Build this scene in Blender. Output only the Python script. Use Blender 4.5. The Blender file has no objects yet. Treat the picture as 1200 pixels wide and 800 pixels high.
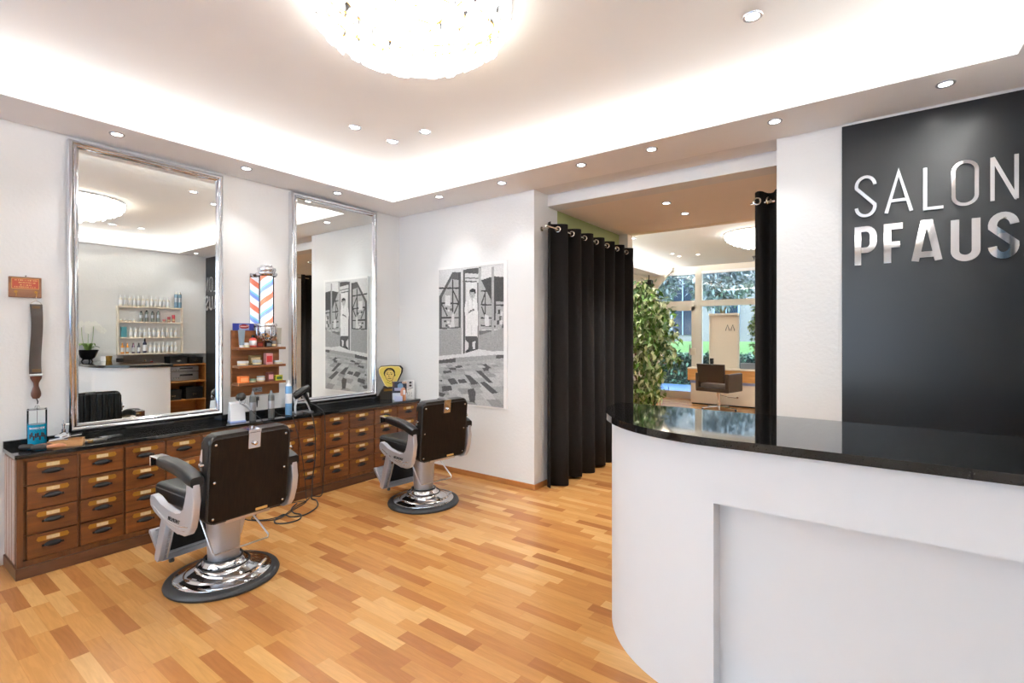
import bpy, bmesh, math, random
from mathutils import Vector, Matrix
R = math.radians; PI = math.pi
random.seed(7)
S = bpy.context.scene; COL = S.collection

# ------------------------------------------------------------------ camera
cd = bpy.data.cameras.new('camera'); cam = bpy.data.objects.new('camera', cd); COL.objects.link(cam)
cam.location = (4.434, 0, 1.45); cam.rotation_euler = (R(90), 0, 0.6306)
cd.sensor_width = 36; cd.lens = 580.0/1200*36; cd.shift_y = -7.7/1200; cd.clip_start = .05; cd.clip_end = 200
S.camera = cam
# ------------------------------------------------------------------ world, exposure
W = bpy.data.worlds.new('overcast'); S.world = W; W.use_nodes = True
_n = W.node_tree.nodes; _l = W.node_tree.links; _n.clear()
_o = _n.new('ShaderNodeOutputWorld'); _b = _n.new('ShaderNodeBackground'); _t = _n.new('ShaderNodeTexCoord')
_s = _n.new('ShaderNodeSeparateXYZ'); _r = _n.new('ShaderNodeValToRGB')
_r.color_ramp.elements[0].position = .45; _r.color_ramp.elements[0].color = (.42, .45, .5, 1)
_r.color_ramp.elements[1].position = .75; _r.color_ramp.elements[1].color = (.80, .87, .97, 1)
_m = _n.new('ShaderNodeMath'); _m.operation = 'MULTIPLY_ADD'; _m.inputs[1].default_value = .5; _m.inputs[2].default_value = .5
_l.new(_t.outputs['Generated'], _s.inputs[0]); _l.new(_s.outputs['Z'], _m.inputs[0]); _l.new(_m.outputs[0], _r.inputs[0])
_l.new(_r.outputs[0], _b.inputs[0]); _l.new(_b.outputs[0], _o.inputs[0]); _b.inputs[1].default_value = 3.8
S.view_settings.view_transform = 'Standard'; S.view_settings.look = 'None'
S.view_settings.exposure = 1.02; S.view_settings.gamma = 1; S.view_settings.use_curve_mapping = False
# light levels of the lamps the room has
P_COVE = 10.0      # W per metre of cove strip
P_SPOT = 7.0
C_COVE = (.985, .99, 1); C_SPOT = (.96, .98, 1)

# ------------------------------------------------------------------ helpers
def lin(c): return tuple(((x/255+.055)/1.055)**2.4 if x > 10 else x/255/12.92 for x in c)
def tag(o, label=None, cat=None, group=None, kind=None):
    if label: o['label'] = label
    if cat: o['category'] = cat
    if group: o['group'] = group
    if kind: o['kind'] = kind
    return o
def empty(name, loc=(0, 0, 0), rz=0, label=None, cat=None, group=None):
    o = bpy.data.objects.new(name, None); COL.objects.link(o); o.location = loc; o.rotation_euler = (0, 0, rz)
    o.empty_display_size = .1
    return tag(o, label, cat, group)
def copy_tree(o, parent=None):
    c = o.copy(); COL.objects.link(c); c.parent = parent
    for ch in list(o.children): copy_tree(ch, c)
    return c

class MB:
    """collects shapes; build() links them as ONE mesh object"""
    def __init__(s): s.bm = bmesh.new(); s.mi = 0; s.bev = False
    def _new(s, vs, fs, smooth=False):
        v = [s.bm.verts.new(p) for p in vs]; out = []
        for f in fs:
            try:
                q = s.bm.faces.new([v[i] for i in f]); q.material_index = s.mi; q.smooth = smooth; out.append(q)
            except ValueError: pass
        return v, out
    def box(s, x0, x1, y0, y1, z0, z1, bev=0, seg=2, M=None):
        vs = [(x, y, z) for x in (x0, x1) for y in (y0, y1) for z in (z0, z1)]
        if M: vs = [M @ Vector(p) for p in vs]
        v, f = s._new(vs, [(0, 1, 3, 2), (4, 6, 7, 5), (0, 4, 5, 1), (2, 3, 7, 6), (0, 2, 6, 4), (1, 5, 7, 3)])
        if bev:
            s.bev = True
            es = list({e for q in f for e in q.edges})
            r = bmesh.ops.bevel(s.bm, geom=es, offset=bev, segments=seg, affect='EDGES', profile=.5)
            for q in r['faces']: q.material_index = s.mi; q.smooth = True
        return s
    def prism(s, pts, fn, d0, d1, bev=0, seg=2, smooth=False):
        """pts 2D outline; fn(a,b,d)->xyz; between depths d0 and d1"""
        n = len(pts)
        vs = [fn(a, b, d0) for a, b in pts] + [fn(a, b, d1) for a, b in pts]
        fs = [tuple(range(n)), tuple(range(2*n-1, n-1, -1))] + [(i, i+n, (i+1) % n+n, (i+1) % n) for i in range(n)]
        v, f = s._new(vs, fs)
        for q in f[2:]: q.smooth = smooth
        if bev:
            s.bev = True
            es = list(f[0].edges)+list(f[1].edges)
            r = bmesh.ops.bevel(s.bm, geom=es, offset=bev, segments=seg, affect='EDGES', profile=.5)
            for q in r['faces']: q.material_index = s.mi; q.smooth = True
        return s
    def lathe(s, prof, o=(0, 0, 0), n=24, M=None, sx=1, sy=1):
        o = Vector(o); vs = []; fs = []; m = len(prof)
        for r, z in prof:
            for k in range(n):
                a = 2*PI*k/n; p = Vector((r*math.cos(a)*sx, r*math.sin(a)*sy, z))
                if M: p = M @ p
                vs.append(p+o)
        for j in range(m-1):
            for k in range(n):
                fs.append((j*n+k, j*n+(k+1) % n, (j+1)*n+(k+1) % n, (j+1)*n+k))
        v, f = s._new(vs, fs, True)
        for j in (0, m-1):
            if prof[j][0] > 1e-4:
                ring = [v[j*n+k] for k in range(n)]
                if j == 0: ring.reverse()
                try:
                    q = s.bm.faces.new(ring); q.material_index = s.mi
                except ValueError: pass
        return s
    def cyl(s, p0, p1, r0, r1=None, n=16):
        p0 = Vector(p0); p1 = Vector(p1); d = p1-p0; r1 = r0 if r1 is None else r1
        M = d.to_track_quat('Z', 'Y').to_matrix()
        return s.lathe([(r0, 0), (r1, d.length)], p0, n, M)
    def tube(s, pts, r, n=8, close=False, smoothpts=0):
        pts = [Vector(p) for p in pts]
        if smoothpts:
            out = []; N = len(pts)
            for i in range(N-1):
                a = pts[max(i-1, 0)]; b = pts[i]; c = pts[i+1]; d = pts[min(i+2, N-1)]
                for k in range(smoothpts):
                    t = k/smoothpts
                    out.append(.5*((2*b)+(c-a)*t+(2*a-5*b+4*c-d)*t*t+(3*b-a-3*c+d)*t**3))
            if isinstance(r, (list, tuple)):
                rl = []
                for q in range(len(out)+1):
                    f_ = q/smoothpts; i = min(int(f_), len(r)-2); rl.append(r[i]+(r[i+1]-r[i])*(f_-i))
                r = rl
            pts = out+[pts[-1]]
        N = len(pts); vs = []; up = Vector((0, 0, 1)); prev = None
        for i, p in enumerate(pts):
            if close: d = pts[(i+1) % N]-pts[i-1]
            else: d = pts[min(i+1, N-1)]-pts[max(i-1, 0)]
            d.normalize()
            if prev is None: x = d.cross(up if abs(d.z) < .9 else Vector((1, 0, 0)))
            else: x = prev-d*prev.dot(d)
            x.normalize(); prev = x; y = d.cross(x)
            rr = r[i] if isinstance(r, (list, tuple)) else r
            for k in range(n):
                a = 2*PI*k/n; vs.append(p+(x*math.cos(a)+y*math.sin(a))*rr)
        fs = []
        for i in range(N if close else N-1):
            j = (i+1) % N
            for k in range(n): fs.append((i*n+k, i*n+(k+1) % n, j*n+(k+1) % n, j*n+k))
        if not close: fs += [tuple(range(n-1, -1, -1)), tuple((N-1)*n+k for k in range(n))]
        s._new(vs, fs, True); return s
    def ring(s, c, R_, r, axis=(0, 0, 1), n=24, m=8):
        M = Vector(axis).to_track_quat('Z', 'Y').to_matrix(); c = Vector(c)
        return s.tube([c+M @ Vector((R_*math.cos(2*PI*k/n), R_*math.sin(2*PI*k/n), 0)) for k in range(n)], r, m, True)
    def quad(s, *p): s._new(p, [tuple(range(len(p)))]); return s
    def stroke(s, pts, w, fn, d0, d1, close=False, bev=0):
        """flat ribbon of width w along a 2D polyline, extruded"""
        N = len(pts); L = []; Rr = []
        P = [Vector((p[0], p[1])) for p in pts]
        for i in range(N):
            a = P[i-1] if (i or close) else None; b = P[i]; c = P[(i+1) % N] if (i < N-1 or close) else None
            d1_ = (b-a).normalized() if a is not None else None
            d2_ = (c-b).normalized() if c is not None else None
            if d1_ is None: t = d2_
            elif d2_ is None: t = d1_
            else: t = (d1_+d2_).normalized()
            nrm = Vector((-t.y, t.x)); k = 1
            if d1_ is not None and d2_ is not None: k = 1/max(.35, nrm.dot(Vector((-d1_.y, d1_.x))))
            L.append(b+nrm*w/2*k); Rr.append(b-nrm*w/2*k)
        M_ = N if close else N-1
        vs = []
        for i in range(N):
            vs += [fn(L[i].x, L[i].y, d0), fn(Rr[i].x, Rr[i].y, d0), fn(L[i].x, L[i].y, d1), fn(Rr[i].x, Rr[i].y, d1)]
        fs = []
        for i in range(M_):
            j = (i+1) % N; a = 4*i; b = 4*j
            fs += [(a, b, b+1, a+1), (a+2, a+3, b+3, b+2), (a, a+2, b+2, b), (a+1, b+1, b+3, a+3)]
        if not close: fs += [(0, 1, 3, 2), (4*N-4, 4*N-2, 4*N-1, 4*N-3)]
        s._new(vs, fs); return s
    def build(s, name, mats, parent=None, label=None, cat=None, group=None, kind=None, sharp=40, loc=None):
        bmesh.ops.recalc_face_normals(s.bm, faces=s.bm.faces)
        me = bpy.data.meshes.new(name); s.bm.to_mesh(me); s.bm.free()
        for m in (mats if isinstance(mats, (list, tuple)) else [mats]): me.materials.append(m)
        if sharp: me.set_sharp_from_angle(angle=R(sharp))
        o = bpy.data.objects.new(name, me); COL.objects.link(o); o.parent = parent
        if loc: o.location = loc
        if s.bev:
            w = o.modifiers.new('weighted_normals', 'WEIGHTED_NORMAL'); w.keep_sharp = True
        return tag(o, label, cat, group, kind)
def XY(a, b, d): return (a, b, d)
def XZ(a, b, d): return (a, d, b)
def YZ(a, b, d): return (d, a, b)
def rrect(w, h, r, n=5, cx=0, cy=0):
    out = []
    for sx, sy, a0 in ((1, 1, 0), (-1, 1, 90), (-1, -1, 180), (1, -1, 270)):
        for k in range(n+1):
            a = R(a0+90*k/n); out.append((cx+sx*(w/2-r)+r*math.cos(a), cy+sy*(h/2-r)+r*math.sin(a)))
    return out
def arc(cx, cy, rx, ry, a0, a1, n=10): return [(cx+rx*math.cos(R(a0+(a1-a0)*k/n)), cy+ry*math.sin(R(a0+(a1-a0)*k/n))) for k in range(n+1)]

# ------------------------------------------------------------------ materials
def mat(name, col, rough=.5, metal=0, spec=.5, emit=None, es=0, bump=0, bscale=60, var=0, vscale=5, trans=0, coat=0, ior=1.5):
    m = bpy.data.materials.new(name); m.use_nodes = True; nt = m.node_tree; b = nt.nodes['Principled BSDF']
    c = lin(col)+(1,)
    b.inputs['Base Color'].default_value = c; b.inputs['Roughness'].default_value = rough; b.inputs['Metallic'].default_value = metal
    b.inputs['Specular IOR Level'].default_value = spec; b.inputs['Transmission Weight'].default_value = trans; b.inputs['IOR'].default_value = ior
    b.inputs['Coat Weight'].default_value = coat; b.inputs['Coat Roughness'].default_value = .05
    if emit: b.inputs['Emission Color'].default_value = tuple(emit)+(1,); b.inputs['Emission Strength'].default_value = es
    tc = nt.nodes.new('ShaderNodeTexCoord')
    n1 = nt.nodes.new('ShaderNodeTexNoise'); n1.inputs['Scale'].default_value = vscale; n1.inputs['Detail'].default_value = 4
    nt.links.new(tc.outputs['Object'], n1.inputs['Vector'])
    mx = nt.nodes.new('ShaderNodeMix'); mx.data_type = 'RGBA'; mx.blend_type = 'MULTIPLY'
    mx.inputs['Factor'].default_value = var or .03; mx.inputs['A'].default_value = c
    nt.links.new(n1.outputs['Fac'], mx.inputs['B']); nt.links.new(mx.outputs['Result'], b.inputs['Base Color'])
    if bump:
        n2 = nt.nodes.new('ShaderNodeTexNoise'); n2.inputs['Scale'].default_value = bscale; n2.inputs['Detail'].default_value = 5
        nt.links.new(tc.outputs['Object'], n2.inputs['Vector'])
        bp_ = nt.nodes.new('ShaderNodeBump'); bp_.inputs['Strength'].default_value = bump; bp_.inputs['Distance'].default_value = .01
        nt.links.new(n2.outputs['Fac'], bp_.inputs['Height']); nt.links.new(bp_.outputs[0], b.inputs['Normal'])
    return m
def wood(name, c1, c2, rough=.35, axis='Y', scale=6, dist=3, coat=.2, spec=.5):
    m = bpy.data.materials.new(name); m.use_nodes = True; nt = m.node_tree; b = nt.nodes['Principled BSDF']
    tc = nt.nodes.new('ShaderNodeTexCoord'); mp = nt.nodes.new('ShaderNodeMapping')
    sc = {'X': (.12, 1, 1), 'Y': (1, .12, 1), 'Z': (1, 1, .12)}[axis]; mp.inputs['Scale'].default_value = sc
    oi = nt.nodes.new('ShaderNodeObjectInfo'); ad = nt.nodes.new('ShaderNodeVectorMath'); ad.operation = 'ADD'
    ml = nt.nodes.new('ShaderNodeVectorMath'); ml.operation = 'SCALE'; ml.inputs['Scale'].default_value = 13.0
    cb = nt.nodes.new('ShaderNodeCombineXYZ')
    for k in range(3): nt.links.new(oi.outputs['Random'], cb.inputs[k])
    nt.links.new(cb.outputs[0], ml.inputs[0]); nt.links.new(tc.outputs['Object'], ad.inputs[0]); nt.links.new(ml.outputs[0], ad.inputs[1])
    nt.links.new(ad.outputs[0], mp.inputs['Vector'])
    n = nt.nodes.new('ShaderNodeTexNoise'); n.inputs['Scale'].default_value = scale*4; n.inputs['Detail'].default_value = 6; n.inputs['Distortion'].default_value = dist*.3
    nt.links.new(mp.outputs[0], n.inputs['Vector'])
    r = nt.nodes.new('ShaderNodeValToRGB'); r.color_ramp.elements[0].position = .32; r.color_ramp.elements[1].position = .68
    r.color_ramp.elements[0].color = lin(c1)+(1,); r.color_ramp.elements[1].color = lin(c2)+(1,)
    nt.links.new(n.outputs['Fac'], r.inputs[0])
    hs = nt.nodes.new('ShaderNodeHueSaturation'); mr = nt.nodes.new('ShaderNodeMapRange')
    mr.inputs['To Min'].default_value = .82; mr.inputs['To Max'].default_value = 1.18
    nt.links.new(oi.outputs['Random'], mr.inputs['Value']); nt.links.new(mr.outputs[0], hs.inputs['Value']); nt.links.new(r.outputs[0], hs.inputs['Color'])
    nt.links.new(hs.outputs[0], b.inputs['Base Color']); b.inputs['Roughness'].default_value = rough; b.inputs['Coat Weight'].default_value = coat
    b.inputs['Coat Roughness'].default_value = .15; b.inputs['Specular IOR Level'].default_value = spec
    return m
def parquet():
    m = bpy.data.materials.new('parquet'); m.use_nodes = True; nt = m.node_tree; N = nt.nodes; L = nt.links; b = N['Principled BSDF']
    tc = N.new('ShaderNodeTexCoord'); sp = N.new('ShaderNodeSeparateXYZ'); L.new(tc.outputs['Object'], sp.inputs[0])
    def mth(op, a, b_=None, c=None):
        q = N.new('ShaderNodeMath'); q.operation = op
        for i, v in enumerate((a, b_, c)):
            if v is None: continue
            if isinstance(v, (int, float)): q.inputs[i].default_value = v
            else: L.new(v, q.inputs[i])
        return q.outputs[0]
    yr = mth('DIVIDE', sp.outputs['Y'], .069); row = mth('FLOOR', yr)
    wn = N.new('ShaderNodeTexWhiteNoise'); wn.noise_dimensions = '1D'; L.new(row, wn.inputs['W'])
    xs = mth('ADD', mth('DIVIDE', sp.outputs['X'], .36), mth('MULTIPLY', wn.outputs['Value'], 7.3)); colm = mth('FLOOR', xs)
    cb = N.new('ShaderNodeCombineXYZ'); L.new(row, cb.inputs[0]); L.new(colm, cb.inputs[1])
    w2 = N.new('ShaderNodeTexWhiteNoise'); w2.noise_dimensions = '2D'; L.new(cb.outputs[0], w2.inputs['Vector'])
    rp = N.new('ShaderNodeValToRGB'); e = rp.color_ramp.elements
    e[0].position = 0; e[0].color = lin((156, 100, 54))+(1,); e[1].position = 1; e[1].color = lin((206, 158, 100))+(1,)
    for p, c in ((.12, (172, 114, 62)), (.35, (188, 132, 74)), (.75, (194, 141, 82))):
        q = e.new(p); q.color = lin(c)+(1,)
    L.new(w2.outputs['Value'], rp.inputs[0])
    mp = N.new('ShaderNodeMapping'); mp.inputs['Scale'].default_value = (2.2, 26, 1); ad = N.new('ShaderNodeVectorMath'); ad.operation = 'ADD'
    L.new(tc.outputs['Object'], ad.inputs[0]); L.new(w2.outputs['Color'], ad.inputs[1]); L.new(ad.outputs[0], mp.inputs['Vector'])
    ns = N.new('ShaderNodeTexNoise'); ns.inputs['Scale'].default_value = 2.2; ns.inputs['Detail'].default_value = 6; ns.inputs['Distortion'].default_value = 1
    L.new(mp.outputs[0], ns.inputs['Vector'])
    mr = N.new('ShaderNodeMapRange'); mr.inputs['From Min'].default_value = .3; mr.inputs['From Max'].default_value = .7
    mr.inputs['To Min'].default_value = .87; mr.inputs['To Max'].default_value = 1.06; L.new(ns.outputs['Fac'], mr.inputs['Value'])
    # seams
    fy = mth('FRACT', yr); fx = mth('FRACT', xs)
    sy = mth('LESS_THAN', mth('MINIMUM', fy, mth('SUBTRACT', 1, fy)), .014)
    sx = mth('LESS_THAN', mth('MINIMUM', fx, mth('SUBTRACT', 1, fx)), .003)
    seam = mth('MAXIMUM', sy, sx)
    v = mth('MULTIPLY', mr.outputs[0], mth('SUBTRACT', 1, mth('MULTIPLY', seam, .10)))
    hs = N.new('ShaderNodeHueSaturation'); L.new(rp.outputs[0], hs.inputs['Color']); L.new(v, hs.inputs['Value'])
    L.new(hs.outputs[0], b.inputs['Base Color']); b.inputs['Roughness'].default_value = .27; b.inputs['Specular IOR Level'].default_value = .45
    return m
def granite():
    m = mat('black_granite', (20, 20, 19), .04, spec=.6); nt = m.node_tree; b = nt.nodes['Principled BSDF']
    v = nt.nodes.new('ShaderNodeTexVoronoi'); v.inputs['Scale'].default_value = 130; tc = nt.nodes.new('ShaderNodeTexCoord'); nt.links.new(tc.outputs['Object'], v.inputs['Vector'])
    r = nt.nodes.new('ShaderNodeValToRGB'); r.color_ramp.elements[0].color = (.05, .05, .042, 1); r.color_ramp.elements[0].position = .0
    r.color_ramp.elements[1].color = (.008, .008, .008, 1); r.color_ramp.elements[1].position = .28
    nt.links.new(v.outputs['Distance'], r.inputs[0]); nt.links.new(r.outputs[0], b.inputs['Base Color']); return m
def glassmat(name, tint=(.93, .97, .98), ior=1.5):
    m = bpy.data.materials.new(name); m.use_nodes = True; nt = m.node_tree; nt.nodes.clear()
    o = nt.nodes.new('ShaderNodeOutputMaterial'); t = nt.nodes.new('ShaderNodeBsdfTransparent'); g = nt.nodes.new('ShaderNodeBsdfGlossy')
    t.inputs[0].default_value = tint+(1,); g.inputs['Roughness'].default_value = .01; f = nt.nodes.new('ShaderNodeFresnel'); f.inputs[0].default_value = ior
    x = nt.nodes.new('ShaderNodeMixShader'); nt.links.new(f.outputs[0], x.inputs[0]); nt.links.new(t.outputs[0], x.inputs[1]); nt.links.new(g.outputs[0], x.inputs[2])
    nt.links.new(x.outputs[0], o.inputs[0]); return m
def vcol(name, rough=.5, spec=.4, attr='print'):
    m = bpy.data.materials.new(name); m.use_nodes = True; nt = m.node_tree; b = nt.nodes['Principled BSDF']
    a = nt.nodes.new('ShaderNodeVertexColor'); a.layer_name = attr; nt.links.new(a.outputs[0], b.inputs['Base Color'])
    b.inputs['Roughness'].default_value = rough; b.inputs['Specular IOR Level'].default_value = spec; return m
def leafmat(name, ca, cb, cc):
    m = bpy.data.materials.new(name); m.use_nodes = True; nt = m.node_tree; b = nt.nodes['Principled BSDF']
    g = nt.nodes.new('ShaderNodeNewGeometry'); r = nt.nodes.new('ShaderNodeValToRGB'); e = r.color_ramp.elements
    e[0].color = lin(ca)+(1,); e[1].color = lin(cc)+(1,); q = e.new(.5); q.color = lin(cb)+(1,)
    nt.links.new(g.outputs['Random Per Island'], r.inputs[0]); nt.links.new(r.outputs[0], b.inputs['Base Color']); b.inputs['Roughness'].default_value = .4
    return m

M = dict(
 wall=mat('white_plaster', (236, 236, 235), .85, spec=.2, bump=.25, bscale=45),
 ceil=mat('ceiling_paint', (248, 248, 244), .8, spec=.25),
 soffit=mat('soffit_paint', (250, 250, 249), .8, spec=.25),
 green=mat('olive_green_paint', (172, 180, 126), .85, spec=.2),
 tan=mat('passage_ceiling_paint', (248, 240, 232), .8, spec=.2),
 cream=mat('cream_paint', (238, 226, 206), .6),
 floor=parquet(), base=wood('baseboard_beech', (156, 96, 46), (182, 122, 66), .4, 'X', 5),
 baseY=wood('baseboard_beech_side', (156, 96, 46), (182, 122, 66), .4, 'Y', 5),
 panel=mat('charcoal_wall_panel', (29, 32, 36), .28, spec=.5),
 white=mat('counter_white_paint', (221, 223, 227), .55, spec=.3),
 granite=granite(), chrome=mat('chrome', (225, 225, 228), .06, 1), chromeb=mat('brushed_steel', (196, 198, 204), .28, 1),
 mirror=mat('mirror_silver', (240, 243, 240), .0, 1), frame=mat('polished_silver_frame', (222, 224, 228), .1, 1),
 alu=mat('cast_aluminium', (178, 180, 188), .38, .75), castwhite=mat('silver_enamel', (200, 202, 210), .3, .6),
 vinyl=mat('black_vinyl', (17, 17, 18), .3, spec=.5, bump=.08, bscale=200), rubber=mat('black_rubber', (38, 39, 41), .45),
 back=wood('dark_brown_backboard', (20, 14, 9), (32, 23, 15), .55, 'Z', 18, 1, 0, .12),
 oak=wood('aged_oak_body', (70, 38, 14), (106, 62, 26), .4, 'Z', 6), oakd=wood('aged_oak_drawer', (82, 42, 13), (120, 68, 26), .38, 'Y', 6),
 plinth=wood('dark_oak_plinth', (68, 40, 24), (94, 58, 36), .4, 'Y', 5),
 cardy=mat('brass_card_holder', (178, 132, 50), .35, .55, var=.3, vscale=60), iron=mat('blackened_iron', (30, 31, 34), .35, .5),
 paper=mat('cream_card', (236, 216, 170), .7, var=.4, vscale=150),
 shelfw=wood('walnut_shelf_board', (116, 68, 32), (142, 88, 46), .45, 'Y', 5),
 curtain=mat('black_curtain_cloth', (34, 31, 29), .85, spec=.15, bump=.1, bscale=400), lining=mat('olive_lining', (140, 135, 60), .8),
 steel=mat('satin_rod', (205, 196, 182), .2, 1), black=mat('gloss_black_plastic', (18, 18, 19), .18), mblack=mat('matt_black', (24, 24, 25), .6),
 gray=mat('grey_plastic', (120, 122, 125), .4), wplastic=mat('white_plastic', (238, 238, 240), .3),
 glow=mat('lamp_glow', (255, 255, 255), .5, emit=(1, .97, .92), es=14),
 led=mat('led_strip_glow', (255, 255, 255), .5, emit=(1, .95, .85), es=6),
 capiz=mat('lit_shell_plate', (255, 250, 240), .35, emit=(1, .985, .96), es=2.6, bump=.2, bscale=80),
 glass=glassmat('window_glass'), clear=glassmat('clear_glass', (.97, .99, .99), 1.22),
 bluejar=mat('blue_disinfectant', (8, 150, 190), .08, spec=.6), leather=mat('worn_brown_leather', (72, 62, 56), .5, bump=.15, bscale=30, var=.4, vscale=14),
 dwood=wood('dark_handle_wood', (74, 40, 28), (98, 56, 40), .35, 'Z', 6), plaquew=wood('plaque_wood', (104, 66, 42), (140, 96, 66), .5, 'Y', 5),
 red=mat('red_print', (198, 74, 50), .5), gold=mat('gold_print', (222, 184, 110), .4, .2), brass=mat('brass', (196, 150, 70), .3, 1),
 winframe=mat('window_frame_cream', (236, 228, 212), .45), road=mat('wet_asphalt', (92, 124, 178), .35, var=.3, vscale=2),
 grass=mat('lawn', (120, 168, 100), .9, var=.5, vscale=6, bump=.5, bscale=30), build=mat('grey_render', (150, 152, 158), .8, var=.3, vscale=.6),
 darkwin=mat('dark_pane', (44, 58, 78), .15), bark=mat('bark', (112, 84, 58), .8, bump=.5, bscale=40),
 leaf=leafmat('ficus_leaf', (46, 80, 24), (104, 142, 52), (236, 238, 196)), hedgeleaf=leafmat('hedge_leaf', (14, 40, 36), (36, 80, 62), (90, 130, 104)),
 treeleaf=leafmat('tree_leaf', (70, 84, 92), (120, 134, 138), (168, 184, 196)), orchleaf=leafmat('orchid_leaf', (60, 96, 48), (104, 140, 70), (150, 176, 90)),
 petal=mat('white_petal', (246, 246, 240), .5), terracotta=mat('terracotta', (176, 92, 50), .7),
)

# ================================================================== SETTING
WX = 5.12; WY = 3.86; ZS = 2.81; ZC = 2.95; YB = -2.2; FX = .455; FY = 3.38; GX = 5.0; GY = -1.75
def st(name, mb, m, **k): return mb.build(name, m, kind='structure', **k)
st('floor', MB().box(-.2, 8, YB-.3, 11.55, -.12, 0), M['floor'])
st('wall_left', MB().box(-.2, 0, YB-.2, WY+.25, 0, 3.2), M['wall'])
st('wall_back', MB().box(0, 1.872, WY, 4.12, 0, 3.2).box(-.2, 1.86, 4.121, 4.3, 0, 3.2), M['wall'])
st('wall_pillar', MB().box(3.892, WX+.6, WY, 4.10, 0, 3.2), M['wall'])
st('wall_header', MB().box(1.86, 5.2, 4.10, 4.3, 2.70, 3.2).box(1.872, 3.892, WY, 4.10, ZS+.001, 3.2), M['wall'])
# right wall with a recess for the storage rack
st('wall_right', MB().box(WX, WX+.1, YB, 2.62, 0, 3.2).box(WX, WX+.1, 2.62, WY, 1.13, 3.2).box(WX+.1, WX+.6, YB, 2.62, 0, 1.2).box(WX+.42, WX+.6, 2.62, WY, 0, 1.2).box(WX+.1, WX+.6, 2.62, WY, 1.13, 1.3), M['wall'])
st('wall_front', MB().box(-.2, .25, YB-.15, YB, 0, 3.2).box(4.85, WX+.1, YB-.15, YB, 0, 3.2).box(.25, 4.85, YB-.15, YB, 2.62, 3.2).box(.25, 4.85, YB-.15, YB, 0, .35), M['wall'])
f = MB()
for x in (.25, 1.7, 3.2, 4.79): f.box(x, x+.06, YB-.12, YB-.05, .35, 2.62)
f.box(.25, 4.85, YB-.12, YB-.05, .35, .41).box(.25, 4.85, YB-.12, YB-.05, 2.56, 2.62)
st('window_1', f, M['winframe'])
f = MB().box(.31, 4.79, YB-.09, YB-.085, .41, 2.56); st('window_1_glass', f, M['glass'], label=None)
# ceiling: raised centre, lowered border with a cove lip
st('ceiling', MB().box(-.2, WX+.6, YB-.2, WY+.25, ZC, ZC+.1), M['ceil'])
def soffit(name, x0, x1, y0, y1, ix0, ix1, iy0, iy1, zs, mtl):
    b = MB(); z1 = zs+.02
    t = .02; zl = zs+.058
    b.box(x0, ix0-t, y0, y1, zs, z1).box(ix1+t, x1, y0, y1, zs, z1).box(ix0-t, ix1+t, y0, iy0-t, zs, z1).box(ix0-t, ix1+t, iy1+t, y1, zs, z1)
    b.box(ix0-t, ix0, iy0-t, iy1+t, zs, zl).box(ix1, ix1+t, iy0-t, iy1+t, zs, zl).box(ix0, ix1, iy0-t, iy0, zs, zl).box(ix0, ix1, iy1, iy1+t, zs, zl)
    return st(name, b, mtl)
soffit('ceiling_soffit', 0, WX, YB, WY, FX, GX, GY, FY, ZS, M['soffit'])
st('trim_1', MB().box(4.27, WX, WY-.016, WY, 2.795, ZS), M['wall'])
st('baseboard_back', MB().box(.38, 1.874, WY-.016, WY, 0, .052, .004), M['base'])
st('baseboard_reveal', MB().box(1.874, 1.89, WY-.016, 4.11, 0, .052, .004), M['baseY'])
st('baseboard_left', MB().box(0, .016, YB, .6, 0, .052, .004), M['baseY'])
# passage behind the opening
st('wall_passage', MB().box(1.7, 1.86, 4.3, 5.8, 0, 2.9), M['green'])
st('wall_passage_right', MB().box(5.2, 5.35, 4.1, 5.95, 0, 2.9), M['wall'])
st('ceiling_passage', MB().box(1.86, 5.3, 4.3, 5.8, 2.70, 2.8), M['tan'])
st('wall_jamb', MB().box(1.7, 1.975, 5.8, 5.95, 0, 3.2).box(1.975, 5.35, 5.8, 5.95, 2.70, 3.2), M['cream'])
# second room
X2a, X2b, Y2a, Y2b = 0.1, 6.2, 5.95, 11.4
st('wall_salon_left', MB().box(X2a-.15, X2a, Y2a, Y2b+.15, 0, 3.2).box(X2a-.15, 1.86, Y2a-.15, Y2a, 0, 3.2), M['cream'])
st('wall_salon_right', MB().box(X2b, X2b+.15, Y2a-.15, Y2b+.15, 0, 3.2).box(5.2, X2b, Y2a-.15, Y2a, 0, 3.2), M['cream'])
st('ceiling_salon', MB().box(X2a-.15, X2b+.15, Y2a-.15, Y2b+.15, ZC+.04, ZC+.14), M['ceil'])
soffit('ceiling_salon_soffit', X2a, X2b, Y2a, Y2b, .53, 5.75, 6.4, Y2b-.02, ZS, M['soffit'])

# shop front of the second room: two tall lights with a transom
WZ1 = 2.95
def bpY(px, Y): # x of a mullion in the wall at Y
    u = (px-600)/580.; return 4.434+(-.5896+u*.8077)*Y/(.8077+u*.5896)
f = MB(); y0, y1 = Y2b, Y2b+.09
xm = bpY(818.5, Y2b)
f.box(X2a, .3, y0, y1, 0, WZ1).box(xm-.07, xm+.07, y0-.024, y1, 0, WZ1).box(X2a, X2b, y0-.002, y1+.002, 2.86, WZ1+.05)
f.box(X2a, X2b, y0-.016, y1+.004, 2.09, 2.22).box(3.4, 3.5, y0, y1, 0, WZ1).box(X2b-.1, X2b, y0, y1, 0, WZ1)
f.box(xm+.07, X2b, y0-.004, y1+.006, 0, .12).box(4.9, 5.0, y0, y1, 0, WZ1)
st('window_2', f, M['winframe'])
st('window_2_glass', MB().box(X2a, X2b, y0+.05, y0+.055, 0, 2.9), M['glass'])
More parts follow.
